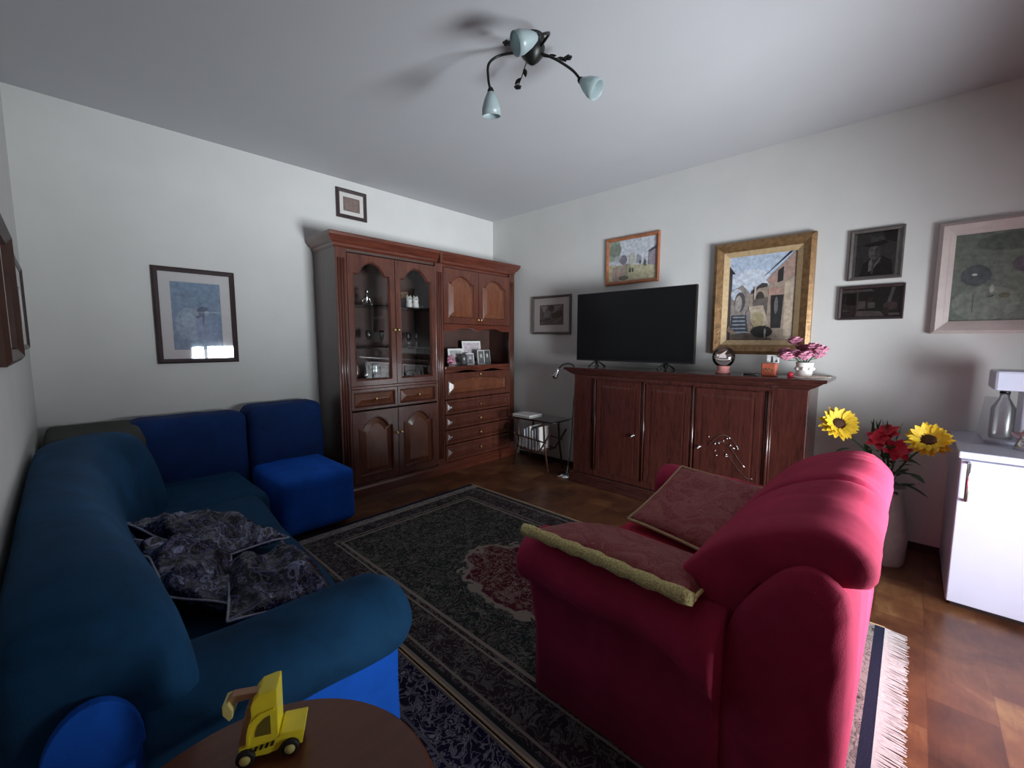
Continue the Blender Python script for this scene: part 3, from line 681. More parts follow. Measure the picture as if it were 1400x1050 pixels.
# left wall pictures
fcl = lambda u, v, w: (XL + .0005 + w, -u, v)
picture(WC, -1.08, -.40, 1.262, 1.668, .022, 'blackframe', 'thin dark framed picture with pale mount on the left wall, nearer the far corner', (.3, .3, .32), [((.2, .2, .22), ell(.5, .5, .3, .3))], mat=.09, glass=False, depth=.018)
picture(WC, -2.02, -1.40, 1.235, 1.668, .040, 'walnut', 'wide brown framed picture on the left wall, half cut by the left image edge', (.34, .34, .35), [((.24, .24, .25), ell(.5, .5, .3, .3))], mat=.05, glass=False, depth=.035)

# small photos in the cabinet niche (leaning back a little)
def standing_photo(x, y, w, h, z, label, dark, lean=.12, border=.008, fm='paper'):
    r = thing('standing_photo', label, 'photo', (x, y, z), None)
    fr = lambda u, v, ww: (x + u, y - ww + v * lean, z + v)
    P_('photo_frame', MBplate(fr, rect(-w / 2, w / 2, 0, h), -.004, 0), M[fm], r)
    artwork(r, fr, -w / 2 + border, w / 2 - border, border, h - border, dark, [((.45, .44, .44), ell(.5, .6, .18, .18)), ((.10, .10, .10), [(.25, .05), (.75, .05), (.65, .45), (.35, .45)])], .0008)
    return r
standing_photo(-.72, -.18, .20, .17, NI, 'wide pale photo at the back left of the niche group', (.40, .40, .40), border=.02)
standing_photo(-.46, -.15, .27, .25, NI, 'tallest pale photo, at the back of the niche group', (.55, .48, .52), border=.02)
standing_photo(-.60, -.27, .11, .12, NI, 'small portrait photo in white border, front left of the niche group', (.20, .20, .22))
standing_photo(-.44, -.27, .10, .15, NI, 'upright portrait photo in white border, front middle of the niche group', (.12, .12, .12))
standing_photo(-.33, -.25, .09, .15, NI, 'dark photo with a slim pale border, rightmost in the niche group', (.06, .06, .06), border=.004)
standing_photo(-.70, -.29, .08, .11, NI, 'small dark photo with black frame, beside the flower ornament in the niche', (.05, .05, .055), fm='blackframe')
mb = MB()
for i in range(26):
    a = random.random() * 6.28; h = random.random(); mb.ball((-.865 + .045 * math.cos(a) * math.sin(h * PI), -.27 + .03 * math.sin(a), NI + .015 + .09 * h), .013, 7, 5)
put('flower_ornament', mb, M['rose'], 'small pale flower ornament at the left end of the cabinet niche', 'ornament', smooth=True)

# ------------------------------------------------------------------ sideboard under the television
sb = thing('sideboard', 'long dark mahogany sideboard with flared top, standing under the television', 'sideboard', (-.20, -2.35, 0))
P_('plinth', MB().box(-.408, -.015, -3.275, -1.43, 0, .10), M['mahog_h'], sb, bevel=.006)
P_('body', MB().box(-.378, -.015, -3.246, -1.456, .10, 1.0), M['mahog'], sb, bevel=.006)
def ringsB(prof):
    R = [[(-.378 - fx, -3.246 - s, z), (-.015, -3.246 - s, z), (-.015, -1.456 + s, z), (-.378 - fx, -1.456 + s, z)] for z, s, fx in prof]
    return MB().loft(R)
P_('flared_top', ringsB([(1.0, 0, 0), (1.005, .008, .006), (1.015, .03, .015), (1.030, .055, .028), (1.045, .075, .036), (1.048, .09, .042), (1.066, .095, .044), (1.070, .09, .040)]), M['mahog_h'], sb, bevel=.002)
fb = fB(-.378)
for i, (a, b_, kx) in enumerate(((1.705, 2.115, 2.065), (2.165, 2.515, None), (2.56, 2.985, 2.60))):
    mb = MB(); o = rect(a, b_, .16, .965); plate(mb, fb, o, rect(a + .035, b_ - .035, .20, .925), 0, .016)
    d = P_('door', mb, M['mahog'], sb)
    g = MB(); raised(g, fb, rect(a + .035, b_ - .035, .20, .925), .013, .0155, .02); P_('panel', g, M['mahog'], d)
    if kx:
        k = MB(); k.lathe([(.012, 0), (.010, .004), (.005, .008), (.009, .02), (.004, .026)], fb(kx, .53, .016), 12, (-1, 0, 0)); k.tube([fb(kx, .53, .03), fb(kx - .012, .515, .034), fb(kx - .02, .505, .034)], .005)
        P_('key_knob', k, M['chrome'], d, smooth=True)
for u in (1.685, 2.145, 2.535, 3.03):
    mb = MB(); mb.tube([(-.382, -u, .15), (-.382, -u, .975)], .011, 10)
    for du in (-.016, .016): mb.tube([(-.380, -u + du, .15), (-.380, -u + du, .975)], .005, 8)
    P_('moulding', mb, M['mahog'], sb, smooth=True)
mb = MB()
rnd = random.Random(3)
for k in range(3):
    pts = []
    for i in range(14):
        t = i / 13; pts.append(fb(2.66 + .05 * k + .20 * t, .55 + .09 * math.sin(3 * t + k) - .05 * k, .019))
    mb.tube(pts, .0016, 5)
for i in range(16):
    mb.ball(fb(2.66 + .20 * rnd.random(), .48 + .16 * rnd.random(), .020), .005, 6, 4)
P_('inlay', mb, M['silver'], sb, smooth=True, label='pale shiny flower inlay on the third door')

# television
tv = thing('television', 'large black flat screen television standing on the mahogany sideboard', 'television', (-.22, -1.93, 1.07))
TY0, TY1 = -1.387, -2.478
P_('casing', MB().box(-.25, -.215, TY1, TY0, 1.128, 1.740), M['black'], tv, bevel=.004)
P_('rear_housing', MB().box(-.216, -.165, TY1 + .2, TY0 - .2, 1.17, 1.55), M['black'], tv, bevel=.01)
P_('screen', MB().box(-.2515, -.2495, TY1 + .007, TY0 - .007, 1.143, 1.733), M['screen'], tv)
for y in (-1.60, -2.25):
    mb = MB(); mb.tube([(-.31, y - .035, 1.077), (-.27, y - .03, 1.10), (-.235, y, 1.135), (-.20, y + .03, 1.10), (-.15, y + .035, 1.077)], .008, 8)
    mb.tube([(-.31, y + .035, 1.077), (-.27, y + .03, 1.10), (-.235, y, 1.135), (-.20, y - .03, 1.10), (-.15, y - .035, 1.077)], .008, 8)
    P_('foot', mb, M['black'], tv, smooth=True)

# globe award
r = thing('glass_globe', 'round glass ornament with a white sailing ship, on the sideboard beside the television', 'ornament', (-.28, -2.70, 1.07))
mb = MB(); mb.lathe([(.050, 0), (.052, .012), (.040, .03), (.045, .055), (.001, .056)], (-.28, -2.70, 1.071), 20); P_('stand', mb, M['pinkbase'], r, smooth=True)
mb = MB(); mb.ball((-.28, -2.70, 1.192), .078, 24, 16, (.8, 1, 1)); P_('globe', mb, M['globe'], r, smooth=True)
fr = lambda u, v, w: (-.28 - w, -2.70 - u, 1.19 + v)
mb = MB(); plate(mb, fr, [(-.035, -.005), (.02, -.005), (.012, .02), (.004, .022), (.022, .05), (-.012, .028), (-.028, .018)], None, -.003, .003)
mb.tube([fr(-.05, -.012, 0), fr(-.02, -.018, 0), (fr(.02, -.018, 0)), fr(.05, -.005, 0)], .003); P_('sailing_ship', mb, M['figwhite'], r)
# red box with little photo
mb = MB(); mb.box(-.32, -.25, -3.045, -2.955, 1.0705, 1.16); bx = obj_('red_box', mb, M['redbox'], None, bevel=.008); tag(bx, 'small reddish brown box with gold motif, on the sideboard under a tiny photo', 'box')
mb = MB(); [mb.ball((-.3215, -3.0 + .012 * k, 1.115 + .005 * (k % 2)), .006, 8, 5, (.4, 1, 1)) for k in (-2, -1, 0, 1, 2)]
P_('gold_motif', mb, M['gold'], bx)
r = thing('small_photo', 'tiny black and white photo standing on the reddish brown box', 'photo', (-.28, -3.02, 1.16))
fr = lambda u, v, w: (-.28 - w, -3.015 - u, 1.1605 + v)
P_('photo_card', MBplate(fr, rect(-.036, .036, 0, .052), -.004, 0), M['paper'], r)
artwork(r, fr, -.033, .033, .004, .049, (.55, .55, .55), [((.04, .04, .04), [(.3, 0), (.55, 0), (.5, .9), (.35, .95)]), ((.05, .05, .05), [(.65, 0), (.95, 0), (.85, .5)])], .001)
# red bauble, dark pen, lace runner, flower pot
mb = MB(); mb.ball((-.33, -3.13, 1.089), .018, 12, 8); mb.lathe([(.02, 0), (.016, .006)], (-.33, -3.13, 1.0705), 10)
put('red_ornament', mb, M['redpetal'], 'tiny glossy red ornament left of the white flower pot', 'ornament', smooth=True)
mb = MB(); mb.tube([(-.36, -2.86, 1.079), (-.355, -2.95, 1.079)], .008, 8); put('remote', mb, M['black'], 'slim black pen-like object lying near the sideboard edge by the box', 'remote', smooth=True)
mb = MB()
pts = []
R1, R2 = [], []
for i in range(36):
    a = 2 * PI * i / 36; rr = 1 + .06 * math.cos(9 * a)
    R1.append((-.21 + .14 * rr * math.cos(a), -3.21 + .115 * rr * math.sin(a), 1.0712)); R2.append((-.21 + .14 * rr * math.cos(a), -3.21 + .115 * rr * math.sin(a), 1.0755))
mb.loft([R1, R2]); put('doily', mb, M['lace'], 'crocheted beige doily under the white flower pot', 'doily')
r = thing('rose_pot', 'white embossed flower pot of pink roses on the right end of the sideboard', 'plant', (-.20, -3.185, 1.0755))
mb = MB(); mb.lathe([(.042, 0), (.046, .02), (.05, .085), (.053, .09), (.048, .092), (.043, .02)], (-.20, -3.185, 1.076), 18, cap=False); mb.lathe([(.042, 0), (.042, .004)], (-.20, -3.185, 1.076), 18)
for i in range(8):
    a = i * PI / 4; mb.ball((-.20 + .048 * math.cos(a), -3.185 + .048 * math.sin(a), 1.125), .012, 8, 5)
P_('pot', mb, M['white_ceramic'], r, smooth=True)
def rose_blossom(mb, c, R, seed):
    rn = random.Random(seed); c = Vector(c); mb.ball(c, R * .45, 8, 6)
    for ringi, (rr, n, tilt) in enumerate(((.55, 5, 1.1), (.85, 6, .7), (1.05, 7, .3))):
        for k in range(n):
            a = 2 * PI * k / n + ringi + rn.random() * .3; d = Vector((math.cos(a), math.sin(a), 0)); s = Vector((-math.sin(a), math.cos(a), 0))
            b0 = c + d * R * rr * .35; t = Vector((0, 0, 1)) * math.sin(tilt) + d * math.cos(tilt)
            w = R * .55
            mb.add([b0 - s * w * .5 - Vector((0, 0, R * .3)), b0 + s * w * .5 - Vector((0, 0, R * .3)), b0 + s * w + t * R * .5, b0 + t * R * .85 + s * w * .3, b0 + t * R * .85 - s * w * .3, b0 - s * w + t * R * .5], [(0, 1, 2, 3, 4, 5)])
flowers = [(-.20, -3.07, 1.225), (-.24, -3.13, 1.215), (-.27, -3.19, 1.205), (-.20, -3.21, 1.235), (-.18, -3.12, 1.30), (-.24, -3.27, 1.245), (-.16, -3.17, 1.25), (-.27, -3.09, 1.20), (-.20, -3.25, 1.215), (-.23, -3.23, 1.26)]
for i, c in enumerate(flowers):
    mb = MB(); rose_blossom(mb, c, .048, i); P_('rose', mb, M['rose'], r, smooth=True)
mb = MB()
for c in flowers: mb.tube([(-.20, -3.185, 1.15), ((-.20 + c[0]) / 2, (-3.185 + c[1]) / 2, (1.15 + c[2]) / 2 + .005), (c[0], c[1], c[2] - .02)], .003, 6)
P_('stems', mb, M['leaf'], r, smooth=True)
def leafshape(mb, p, d, L, W, droop=.3, up=(0, 0, 1)):
    p = Vector(p); d = Vector(d).normalized(); s = d.cross(Vector(up)).normalized(); n = s.cross(d)
    prof = [(0, .05), (.2, .7), (.45, 1), (.7, .75), (.9, .3), (1, .02)]; vs = []
    for t, w in prof:
        c = p + d * L * t - Vector((0, 0, droop * L * t * t)); vs += [c - s * W / 2 * w + n * .08 * W * w, c, c + s * W / 2 * w + n * .08 * W * w]
    fs = []
    for i in range(len(prof) - 1):
        a = i * 3; fs += [(a, a + 1, a + 4, a + 3), (a + 1, a + 2, a + 5, a + 4)]
    mb.add(vs, fs)

# floor lamp left of the sideboard
r = thing('floor_lamp', 'slim floor lamp with chrome spot head, left of the mahogany sideboard', 'lamp', (-.30, -1.36, 0))
mb = MB(); mb.lathe([(.10, 0), (.10, .012), (.03, .022), (.012, .03)], (-.30, -1.33, 0), 24); P_('base', mb, M['chrome'], r, smooth=True)
mb = MB(); mb.tube([(-.30, -1.405, .0), (-.30, -1.405, .012)], .001, 6)
mb = MB(); mb.tube([(-.30, -1.33, .02), (-.30, -1.36, .2), (-.30, -1.415, .96), (-.30, -1.418, 1.03)], .007, 8); P_('pole', mb, M['silver'], r, smooth=True)
mb = MB(); mb.tube([(-.30, -1.418, 1.02), (-.31, -1.416, 1.06), (-.33, -1.40, 1.088), (-.345, -1.36, 1.100), (-.35, -1.30, 1.085), (-.35, -1.25, 1.04)], .006, 8); P_('gooseneck', mb, M['dark'], r, smooth=True)
mb = MB(); mb.lathe([(.010, 0), (.014, .02), (.030, .075), (.034, .10), (.031, .10), (.012, .02)], (-.35, -1.255, 1.045), 16, (-.05, .50, -.80)); P_('lamp_head', mb, M['chrome'], r, smooth=True)

# small glass-topped table with a magazine cradle
r = thing('magazine_table', 'small glass topped side table with wooden magazine cradle, between cabinet and sideboard', 'table', (-.26, -.95, 0))
P_('glass_top', MB().box(-.42, -.10, -1.24, -.62, .520, .530), M['smoke'], r, bevel=.002)
mb = MB()
for x in (-.40, -.12): mb.tube([(x, -1.22, .514), (x, -.64, .514)], .007, 8)
for y in (-1.22, -.64): mb.tube([(-.40, y, .514), (-.12, y, .514)], .007, 8)
P_('top_frame', mb, M['dark'], r, smooth=True)
for x, y in ((-.38, -1.10), (-.14, -1.10), (-.38, -.76), (-.14, -.76)):
    mb = MB(); mb.tube([(x, y, .51), (x, y - .01, .30), (x, y + (.06 if y > -.9 else -.06), .01)], .010, 8); P_('leg', mb, M['walnut'], r, smooth=True)
mb = MB()
for x in (-.40, -.14):
    mb.tube([(x, -.72, .36), (x, -.80, .22), (x, -1.06, .20), (x, -1.20, .42)], .010, 8)
    mb.tube([(x, -.74, .34), (x, -1.15, .31)], .008, 8)
for k in range(7):
    y = -.80 - k * .045; mb.tube([(-.40, y, .21), (-.40, y, .325)], .005, 6)
mb.box(-.40, -.14, -1.06, -.80, .195, .207)
P_('magazine_cradle', mb, M['walnut'], r)
for i in range(6):
    y = -.83 - i * .036; mb = MB(); tl = .02 * (i % 3)
    mb.add([(-.36, y, .209), (-.18, y, .209), (-.18, y - .012, .209), (-.36, y - .012, .209), (-.36, y + .01, .40 + tl), (-.18, y + .01, .40 + tl), (-.18, y - .002, .40 + tl), (-.36, y - .002, .40 + tl)], [(0, 1, 2, 3), (4, 5, 6, 7), (0, 1, 5, 4), (1, 2, 6, 5), (2, 3, 7, 6), (3, 0, 4, 7)])
    put('magazine', mb, (M['paper'], M['white'], M['mat'])[i % 3], 'pale magazine standing among others in the wooden cradle under the glass table top', 'magazine', 'magazines in the cradle')
mb = MB(); mb.box(-.36, -.16, -.90, -.66, .531, .545); put('newspaper', mb, M['paper'], 'folded pale newspaper lying on the small glass topped table', 'newspaper', bevel=.003)

# ------------------------------------------------------------------ white cupboard on the right and things on it
wc = thing('white_cupboard', 'white cupboard with a slim vertical handle, at the right image edge', 'cabinet', (-.35, -4.25, 0))
P_('body', MB().box(-.665, -.01, -4.60, -3.905, .03, .752), M['white'], wc, bevel=.004)
P_('worktop', MB().box(-.692, -.005, -4.61, -3.898, .752, .785), M['white'], wc, bevel=.005)
P_('door', MB().box(-.688, -.667, -4.598, -3.907, .035, .745), M['white'], wc, bevel=.004)
mb = MB(); mb.tube([(-.69, -3.935, .735), (-.715, -3.935, .73), (-.718, -3.935, .64), (-.715, -3.935, .555), (-.69, -3.935, .55)], .008, 8); P_('handle', mb, M['chrome'], wc, smooth=True)
P_('kick_plate', MB().box(-.64, -.03, -4.58, -3.925, 0, .03), M['baseb'], wc)
sm = thing('soda_maker', 'white drinking water carbonator with clear bottle, on the white cupboard', 'appliance', (-.30, -4.07, .785))
P_('base', MB().box(-.36, -.14, -4.14, -4.0, .7855, .803), M['white'], sm, bevel=.006)
P_('column', MB().box(-.30, -.14, -4.145, -4.125, .80, 1.155), M['white'], sm, bevel=.006)
P_('head', MB().box(-.38, -.14, -4.145, -4.015, 1.06, 1.160), M['white'], sm, bevel=.012)
P_('nozzle', MB().lathe([(.02, 0), (.016, .02)], (-.28, -4.065, 1.04), 14), M['dark'], sm, smooth=True)
mb = MB(); mb.lathe([(.001, 0), (.042, .002), (.044, .02), (.044, .16), (.018, .215), (.018, .235), (.001, .236)], (-.28, -4.065, .804), 20); P_('bottle', mb, M['bottleplastic'], sm, smooth=True)
mb = MB(); fr = lambda u, v, w: (-.42 + v * .25 - w, -3.99 - u, .786 + v)
plate(mb, fr, [(-.03, .0), (.09, 0), (.085, .24), (.0, .24)], None, 0, .004); put('acrylic_stand', mb, M['bottleplastic'], 'clear acrylic plate leaning in front of the water carbonator', 'plate')
r = thing('angel_figurine', 'small silvery angel figurine on the white cupboard, right of the water carbonator', 'figurine', (-.45, -4.13, .785))
mb = MB(); mb.lathe([(.040, 0), (.036, .02), (.024, .05), (.012, .068), (.012, .074)], (-.45, -4.13, .7855), 16); mb.ball((-.45, -4.13, .872), .018)
mb.tube([(-.45, -4.115, .845), (-.475, -4.12, .83), (-.48, -4.13, .835)], .006); P_('body', mb, M['silver'], r, smooth=True)
mb = MB()
for s in (-1, 1): leafshape(mb, (-.44, -4.13, .84), (.1, s * 1.0, .5), .055, .035, 0, (1, 0, 0))
P_('wings', mb, M['silver'], r)

# ------------------------------------------------------------------ vase of sunflowers behind the pink sofa
r = thing('sunflower_vase', 'tall pale vase of artificial sunflowers and red flowers, behind the raspberry sofa', 'plant', (-.30, -3.66, 0))
mb = MB(); mb.lathe([(.09, 0), (.095, .02), (.10, .18), (.075, .34), (.06, .42), (.075, .46), (.070, .46), (.055, .42), (.07, .34)], (-.30, -3.66, 0), 24, cap=False)
mb.lathe([(.09, 0), (.09, .01)], (-.30, -3.66, 0), 24); P_('vase', mb, simple('pale_vase', (.45, .43, .42), .3, .1, 20), r, smooth=True)
def sunflower(c, ax, R, seed):
    rn = random.Random(seed); ax = Vector(ax).normalized(); q = Vector((0, 0, 1)).rotation_difference(ax); c = Vector(c)
    hd = MB(); hd.lathe([(R * .42, -.01), (R * .45, .0), (R * .36, .012), (R * .15, .018), (.001, .019)], c, 18, ax); h = P_('sunflower', hd, M['seed'], r, smooth=True)
    pt = MB()
    for ring in range(3):
        n = 15
        for k in range(n):
            a = 2 * PI * (k + .33 * ring) / n + rn.uniform(-.08, .08); d = q @ Vector((math.cos(a), math.sin(a), .10 + .28 * ring + rn.uniform(-.08, .12)))
            leafshape(pt, c + d * R * .34, d, R * (.78 - .06 * ring), R * .36, rn.uniform(-.1, .2), ax)
    P_('petals', pt, M['petal'], h)
sunflower((-.36, -3.40, .80), (-.65, -.35, .45), .098, 1); sunflower((-.45, -3.800, .775), (-.75, .1, .60), .092, 2)
for i, (c, ax) in enumerate((((-.33, -3.60, .735), (-.8, .1, .5)), ((-.36, -3.675, .69), (-.8, -.3, .4)), ((-.30, -3.63, .77), (-.5, .3, .7)))):
    mb = MB(); q = Vector((0, 0, 1)).rotation_difference(Vector(ax).normalized())
    for ring in range(2):
        for k in range(6):
            a = 2 * PI * k / 6 + ring * .5 + i; d = q @ Vector((math.cos(a), math.sin(a), .25 + .5 * ring)); leafshape(mb, c, d, .075 - .015 * ring, .05, .1, ax)
    P_('red_flower', mb, M['redpetal'], r)
mb = MB(); rn = random.Random(5)
for k in range(62):
    a = rn.uniform(-.6, 3.9) if k % 4 else rn.uniform(3.0, 5.6); rad = .02 + (.19 if k % 4 else .07) * rn.random(); c = (-.30 + .55 * rad * math.cos(a), -3.62 + rad * math.sin(a), .46 + .27 * rn.random() - .25 * rad)
    leafshape(mb, c, (math.cos(a) * .6 - .2, math.sin(a), rn.uniform(-.2, .9)), rn.uniform(.06, .12), rn.uniform(.035, .06), .3)
for k in range(10):
    leafshape(mb, (-.28, -3.56 - .012 * k, .72), (rn.uniform(-.3, .3), rn.uniform(-.7, .7), 1), .13, .014, 0)
P_('leaves', mb, M['leaf'], r)
mb = MB()
for c in ((-.36, -3.40, .79), (-.45, -3.800, .765), (-.33, -3.60, .72), (-.36, -3.675, .68), (-.30, -3.63, .76)): mb.tube([(-.30, -3.66, .15), (-.30, -3.65, .48), ((c[0] - .3) / 2, (c[1] - 3.65) / 2, c[2] - .12), c], .005, 6)
P_('stems', mb, M['leaf'], r, smooth=True)

# ------------------------------------------------------------------ ceiling lamp
HX, HY = -2.00, -2.325
r = thing('ceiling_lamp', 'dark iron ceiling lamp with three curved arms and frosted glass tulip shades', 'lamp', (HX, HY, 2.70))
mb = MB(); mb.lathe([(.055, 0), (.058, -.012), (.05, -.018), (.052, -.03), (.058, -.045), (.052, -.075), (.030, -.10), (.010, -.115), (.001, -.118)], (HX, HY, 2.699), 24); P_('canopy', mb, M['dark'], r, smooth=True)
def bez(p, n=16):
    p = [Vector(x) for x in p]; out = []
    for i in range(len(p) - 1):
        a, b_, c_, d = p[max(i - 1, 0)], p[i], p[i + 1], p[min(i + 2, len(p) - 1)]
        for k in range(n):
            t = k / n; out.append(.5 * ((2 * b_) + (c_ - a) * t + (2 * a - 5 * b_ + 4 * c_ - d) * t * t + (3 * b_ - a - 3 * c_ + d) * t ** 3))
    out.append(p[-1]); return out
def shade(neck, ax, L=.105, R=.045):
    sh = MB(); sh.lathe([(.012, 0), (.020, .012), (R * .72, L * .35), (R * .98, L * .7), (R, L), (R * .95, L), (R * .93, L * .7), (R * .67, L * .35), (.016, .014)], neck, 20, ax, cap=False)
    s = P_('glass_shade', sh, M['shade'], r, smooth=True)
    cp = MB(); cp.lathe([(.008, -.015), (.015, -.004), (.016, .012), (.010, .016)], neck, 12, ax); P_('shade_cap', cp, M['dark'], s, smooth=True)
    bl = MB(); ax = Vector(ax).normalized(); bl.lathe([(.008, .012), (.012, .02), (.018, .045), (.013, .066), (.001, .072)], neck, 12, ax); P_('bulb', bl, M['bulb'], s, smooth=True)
arms = [
    ([(HX - .03, HY + .02, 2.635), (-2.075, -2.20, 2.645), (-2.125, -2.165, 2.60), (-2.135, -2.17, 2.525), (-2.125, -2.175, 2.475)], (.16, .12, -1)),
    ([(HX + .01, HY - .04, 2.62), (-1.95, -2.42, 2.59), (-1.885, -2.47, 2.55), (-1.845, -2.49, 2.515)], (.18, -.75, -.62)),
    ([(HX - .0, HY - .045, 2.64), (-2.022, -2.425, 2.642), (-2.065, -2.475, 2.618), (-2.115, -2.49, 2.585), (-2.150, -2.48, 2.562)], (-.75, .45, -.42)),
]
for pts, ax in arms:
    mb = MB(); mb.tube(bez(pts), .006, 8); P_('arm', mb, M['dark'], r, smooth=True); shade(pts[-1], ax)
for i, (a, el) in enumerate(((2.35, -.1), (.95, -.35), (-.88, .1), (-2.7, -.1))):
    pass
def sprig(p0, p1):
    mb = MB(); p0, p1 = Vector(p0), Vector(p1); mb.tube([p0, (p0 + p1) / 2 + Vector((0, 0, -.006)), p1], .0025, 6); d = p1 - p0
    side = d.cross(Vector((0, 0, 1))).normalized()
    for t, s in ((.25, 1), (.62, -1)):
        c = p0 + d * t; mb2 = MB(); leafshape(mb, c, d.normalized() + side * .5 * s, .045, .022, .1)
        leafshape(mb, c - Vector((0, 0, .003)), d.normalized() + side * .5 * s, .045, .022, .1)
    for k in range(5):
        a = 2 * PI * k / 5; mb.ball(p1 + Vector((math.cos(a) * .011, math.sin(a) * .011, 0)), .009, 7, 5, (1, 1, .6))
    mb.ball(p1 - Vector((0, 0, .006)), .006, 6, 4)
    P_('leaf_sprig', mb, M['dark'], r)
sprig((HX + .04, HY - .02, 2.63), (-1.885, -2.445, 2.615)); sprig((HX + .01, HY + .045, 2.62), (-1.915, -2.155, 2.585))
sprig((HX - .05, HY - .01, 2.63), (-2.155, -2.31, 2.61))

# ------------------------------------------------------------------ rugs
RX0, RX1, RY0, RY1 = -2.700, -1.125, -3.70, -.865
M['rug'] = rug_mat('persian_rug', (RX1 - RX0) / 2, (RY1 - RY0) / 2, (0.022, 0.026, 0.026), (0.17, 0.165, 0.15), (0.07, 0.03, 0.04), (0.035, 0.022, 0.030), (0.25, 0.21, 0.18))
M['rug2'] = rug_mat('navy_rug', .5, .95, (0.012, 0.010, 0.030), (0.25, 0.23, 0.27), (0.07, 0.012, 0.03), (0.012, 0.010, 0.030), (0.12, 0.11, 0.12), 3.3)
def rug(x0, x1, y0, y1, z0, z1, mat, label, fringe):
    t = thing('rug', label, 'rug', ((x0 + x1) / 2, (y0 + y1) / 2, z0))
    nx, ny = 24, 40; mb = MB(); vs = []
    for i in range(nx + 1):
        for j in range(ny + 1):
            x = x0 + (x1 - x0) * i / nx; y = y0 + (y1 - y0) * j / ny
            e = .004 * math.sin(j * .9) if i in (0, nx) else 0
            vs.append((x + e, y, z1 + .001 * fbm((x, y, 0), 6)))
    fs = [(i * (ny + 1) + j, (i + 1) * (ny + 1) + j, (i + 1) * (ny + 1) + j + 1, i * (ny + 1) + j + 1) for i in range(nx) for j in range(ny)]
    mb.add(vs, fs)
    mb.add([(x, y, z) for z in (z0, z1) for x, y in ((x0, y0), (x1, y0), (x1, y1), (x0, y1))], [(0, 1, 5, 4), (1, 2, 6, 5), (2, 3, 7, 6), (3, 0, 4, 7), (0, 3, 2, 1)])
    P_('pile', mb, mat, t)
    for xe in (x0, x1):
        bd = MB(); bd.tube([(xe, y0, z1 - .001), (xe, y1, z1 - .001)], .004, 6); P_('edge_binding', bd, M['cord'], t)
    if fringe:
        fg = MB(); rn = random.Random(11)
        for yy, sgn, L in ((y0, -1, fringe[0]), (y1, 1, fringe[1])):
            n = int((x1 - x0) / .0035)
            for k in range(n):
                x = x0 + (x1 - x0) * (k + .5) / n; dx = rn.uniform(-.010, .010); l = L * rn.uniform(.85, 1.1)
                fg.add([(x - .0026, yy, z1 - .001), (x + .0026, yy, z1 - .001), (x + dx + .002, yy + sgn * l, z0 + .003), (x + dx - .002, yy + sgn * l, z0 + .003)], [(0, 1, 2, 3)])
        f = P_('fringe', fg, simple('fringe_cotton', (.42, .38, .37), .9, .15, 80), t); f['kind'] = 'stuff'
    return t
rug(RX0, RX1, RY0, RY1, .001, .014, M['rug'], 'large dark Persian rug with cream fringe, between the two sofas', (.075, .02))
rug(-3.60, -2.712, -4.0, -2.12, .001, .010, M['rug2'], 'navy and burgundy patterned rug beside the round table, left of the Persian rug', None)

# ------------------------------------------------------------------ raspberry sofa
X0, X1, YR, YFr = -2.470, -1.270, -3.655, -2.800
ZB = .016
ps = thing('raspberry_sofa', 'raspberry pink velour two seater sofa with rolled arms, back towards the window', 'sofa', ((X0 + X1) / 2, (YR + YFr) / 2, ZB))
P_('seat_base', softbox(X0 + .10, X1 - .10, YR + .10, YFr + .01, ZB, .33, .02, 8, .004, 5, 1), M['pink'], ps, smooth=True)
def arm_piece(xo, s, seed):
    # cross-section in (x, z): outer face, rolled top, inner face; s = +1 when the sofa's middle lies towards +x
    prof = []
    prof += [(0.0, ZB), (0.0, .25), (.002, .43)]
    cx, cz, R = .035, .525, .095
    for k in range(11):
        a = math.radians(215 - k * 24); prof.append((cx + R * math.cos(a) * 1.12, cz + R * math.sin(a)))
    prof += [(.16, .40), (.17, .25), (.17, ZB)]
    rings = []; ny = 26
    y0, y1 = YFr + .02, YR + .26
    for i in range(ny + 1):
        t = i / ny; y = y0 + (y1 - y0) * t
        fl = 1 + .10 * math.exp(-((t) / .12) ** 2)
        ring = []
        for (dx, z) in prof:
            roll = 1 if z > .42 else 0
            w = (.006 + .010 * roll) * fbm((dx * 2, y * 3.5, z * 2), 2.4, seed) + (.005 * math.sin(y * 58) * math.exp(-((z - .47) / .05) ** 2) if roll else 0)
            dd = (dx - cx) * fl + cx if roll else dx
            tail = math.exp(-((1 - t) / .10) ** 2) if roll and dx < cx - .03 else 0      # the cover hangs a little at the rear of the roll
            zz = z + roll * (-.025 * t) - tail * .055 * (1 if z < .52 else .4); dd -= tail * .004
            ring.append((xo + s * (dd - (w if dx < cx else -w)), y + roll * .035 * math.exp(-(t / .08) ** 2), zz))
        rings.append(ring)
    mb = MB(); 
    # soften the front end
    fr0 = [(p[0] + (xo + s * .07 - p[0]) * .12, p[1] + .022, p[2] - .012 * (p[2] > .45)) for p in rings[0]]
    fr1 = [(p[0] + (xo + s * .07 - p[0]) * .5, p[1] + .034, p[2] + (.5 - p[2]) * .3 * (p[2] > .43)) for p in rings[0]]
    # hanging hem of the cover at the rear of the roll
    mb.loft([fr1, fr0] + rings)
    return mb
P_('armrest', arm_piece(X0, 1, 3), M['pink'], ps, smooth=True)
P_('armrest', arm_piece(X1, -1, 9), M['pink'], ps, smooth=True)
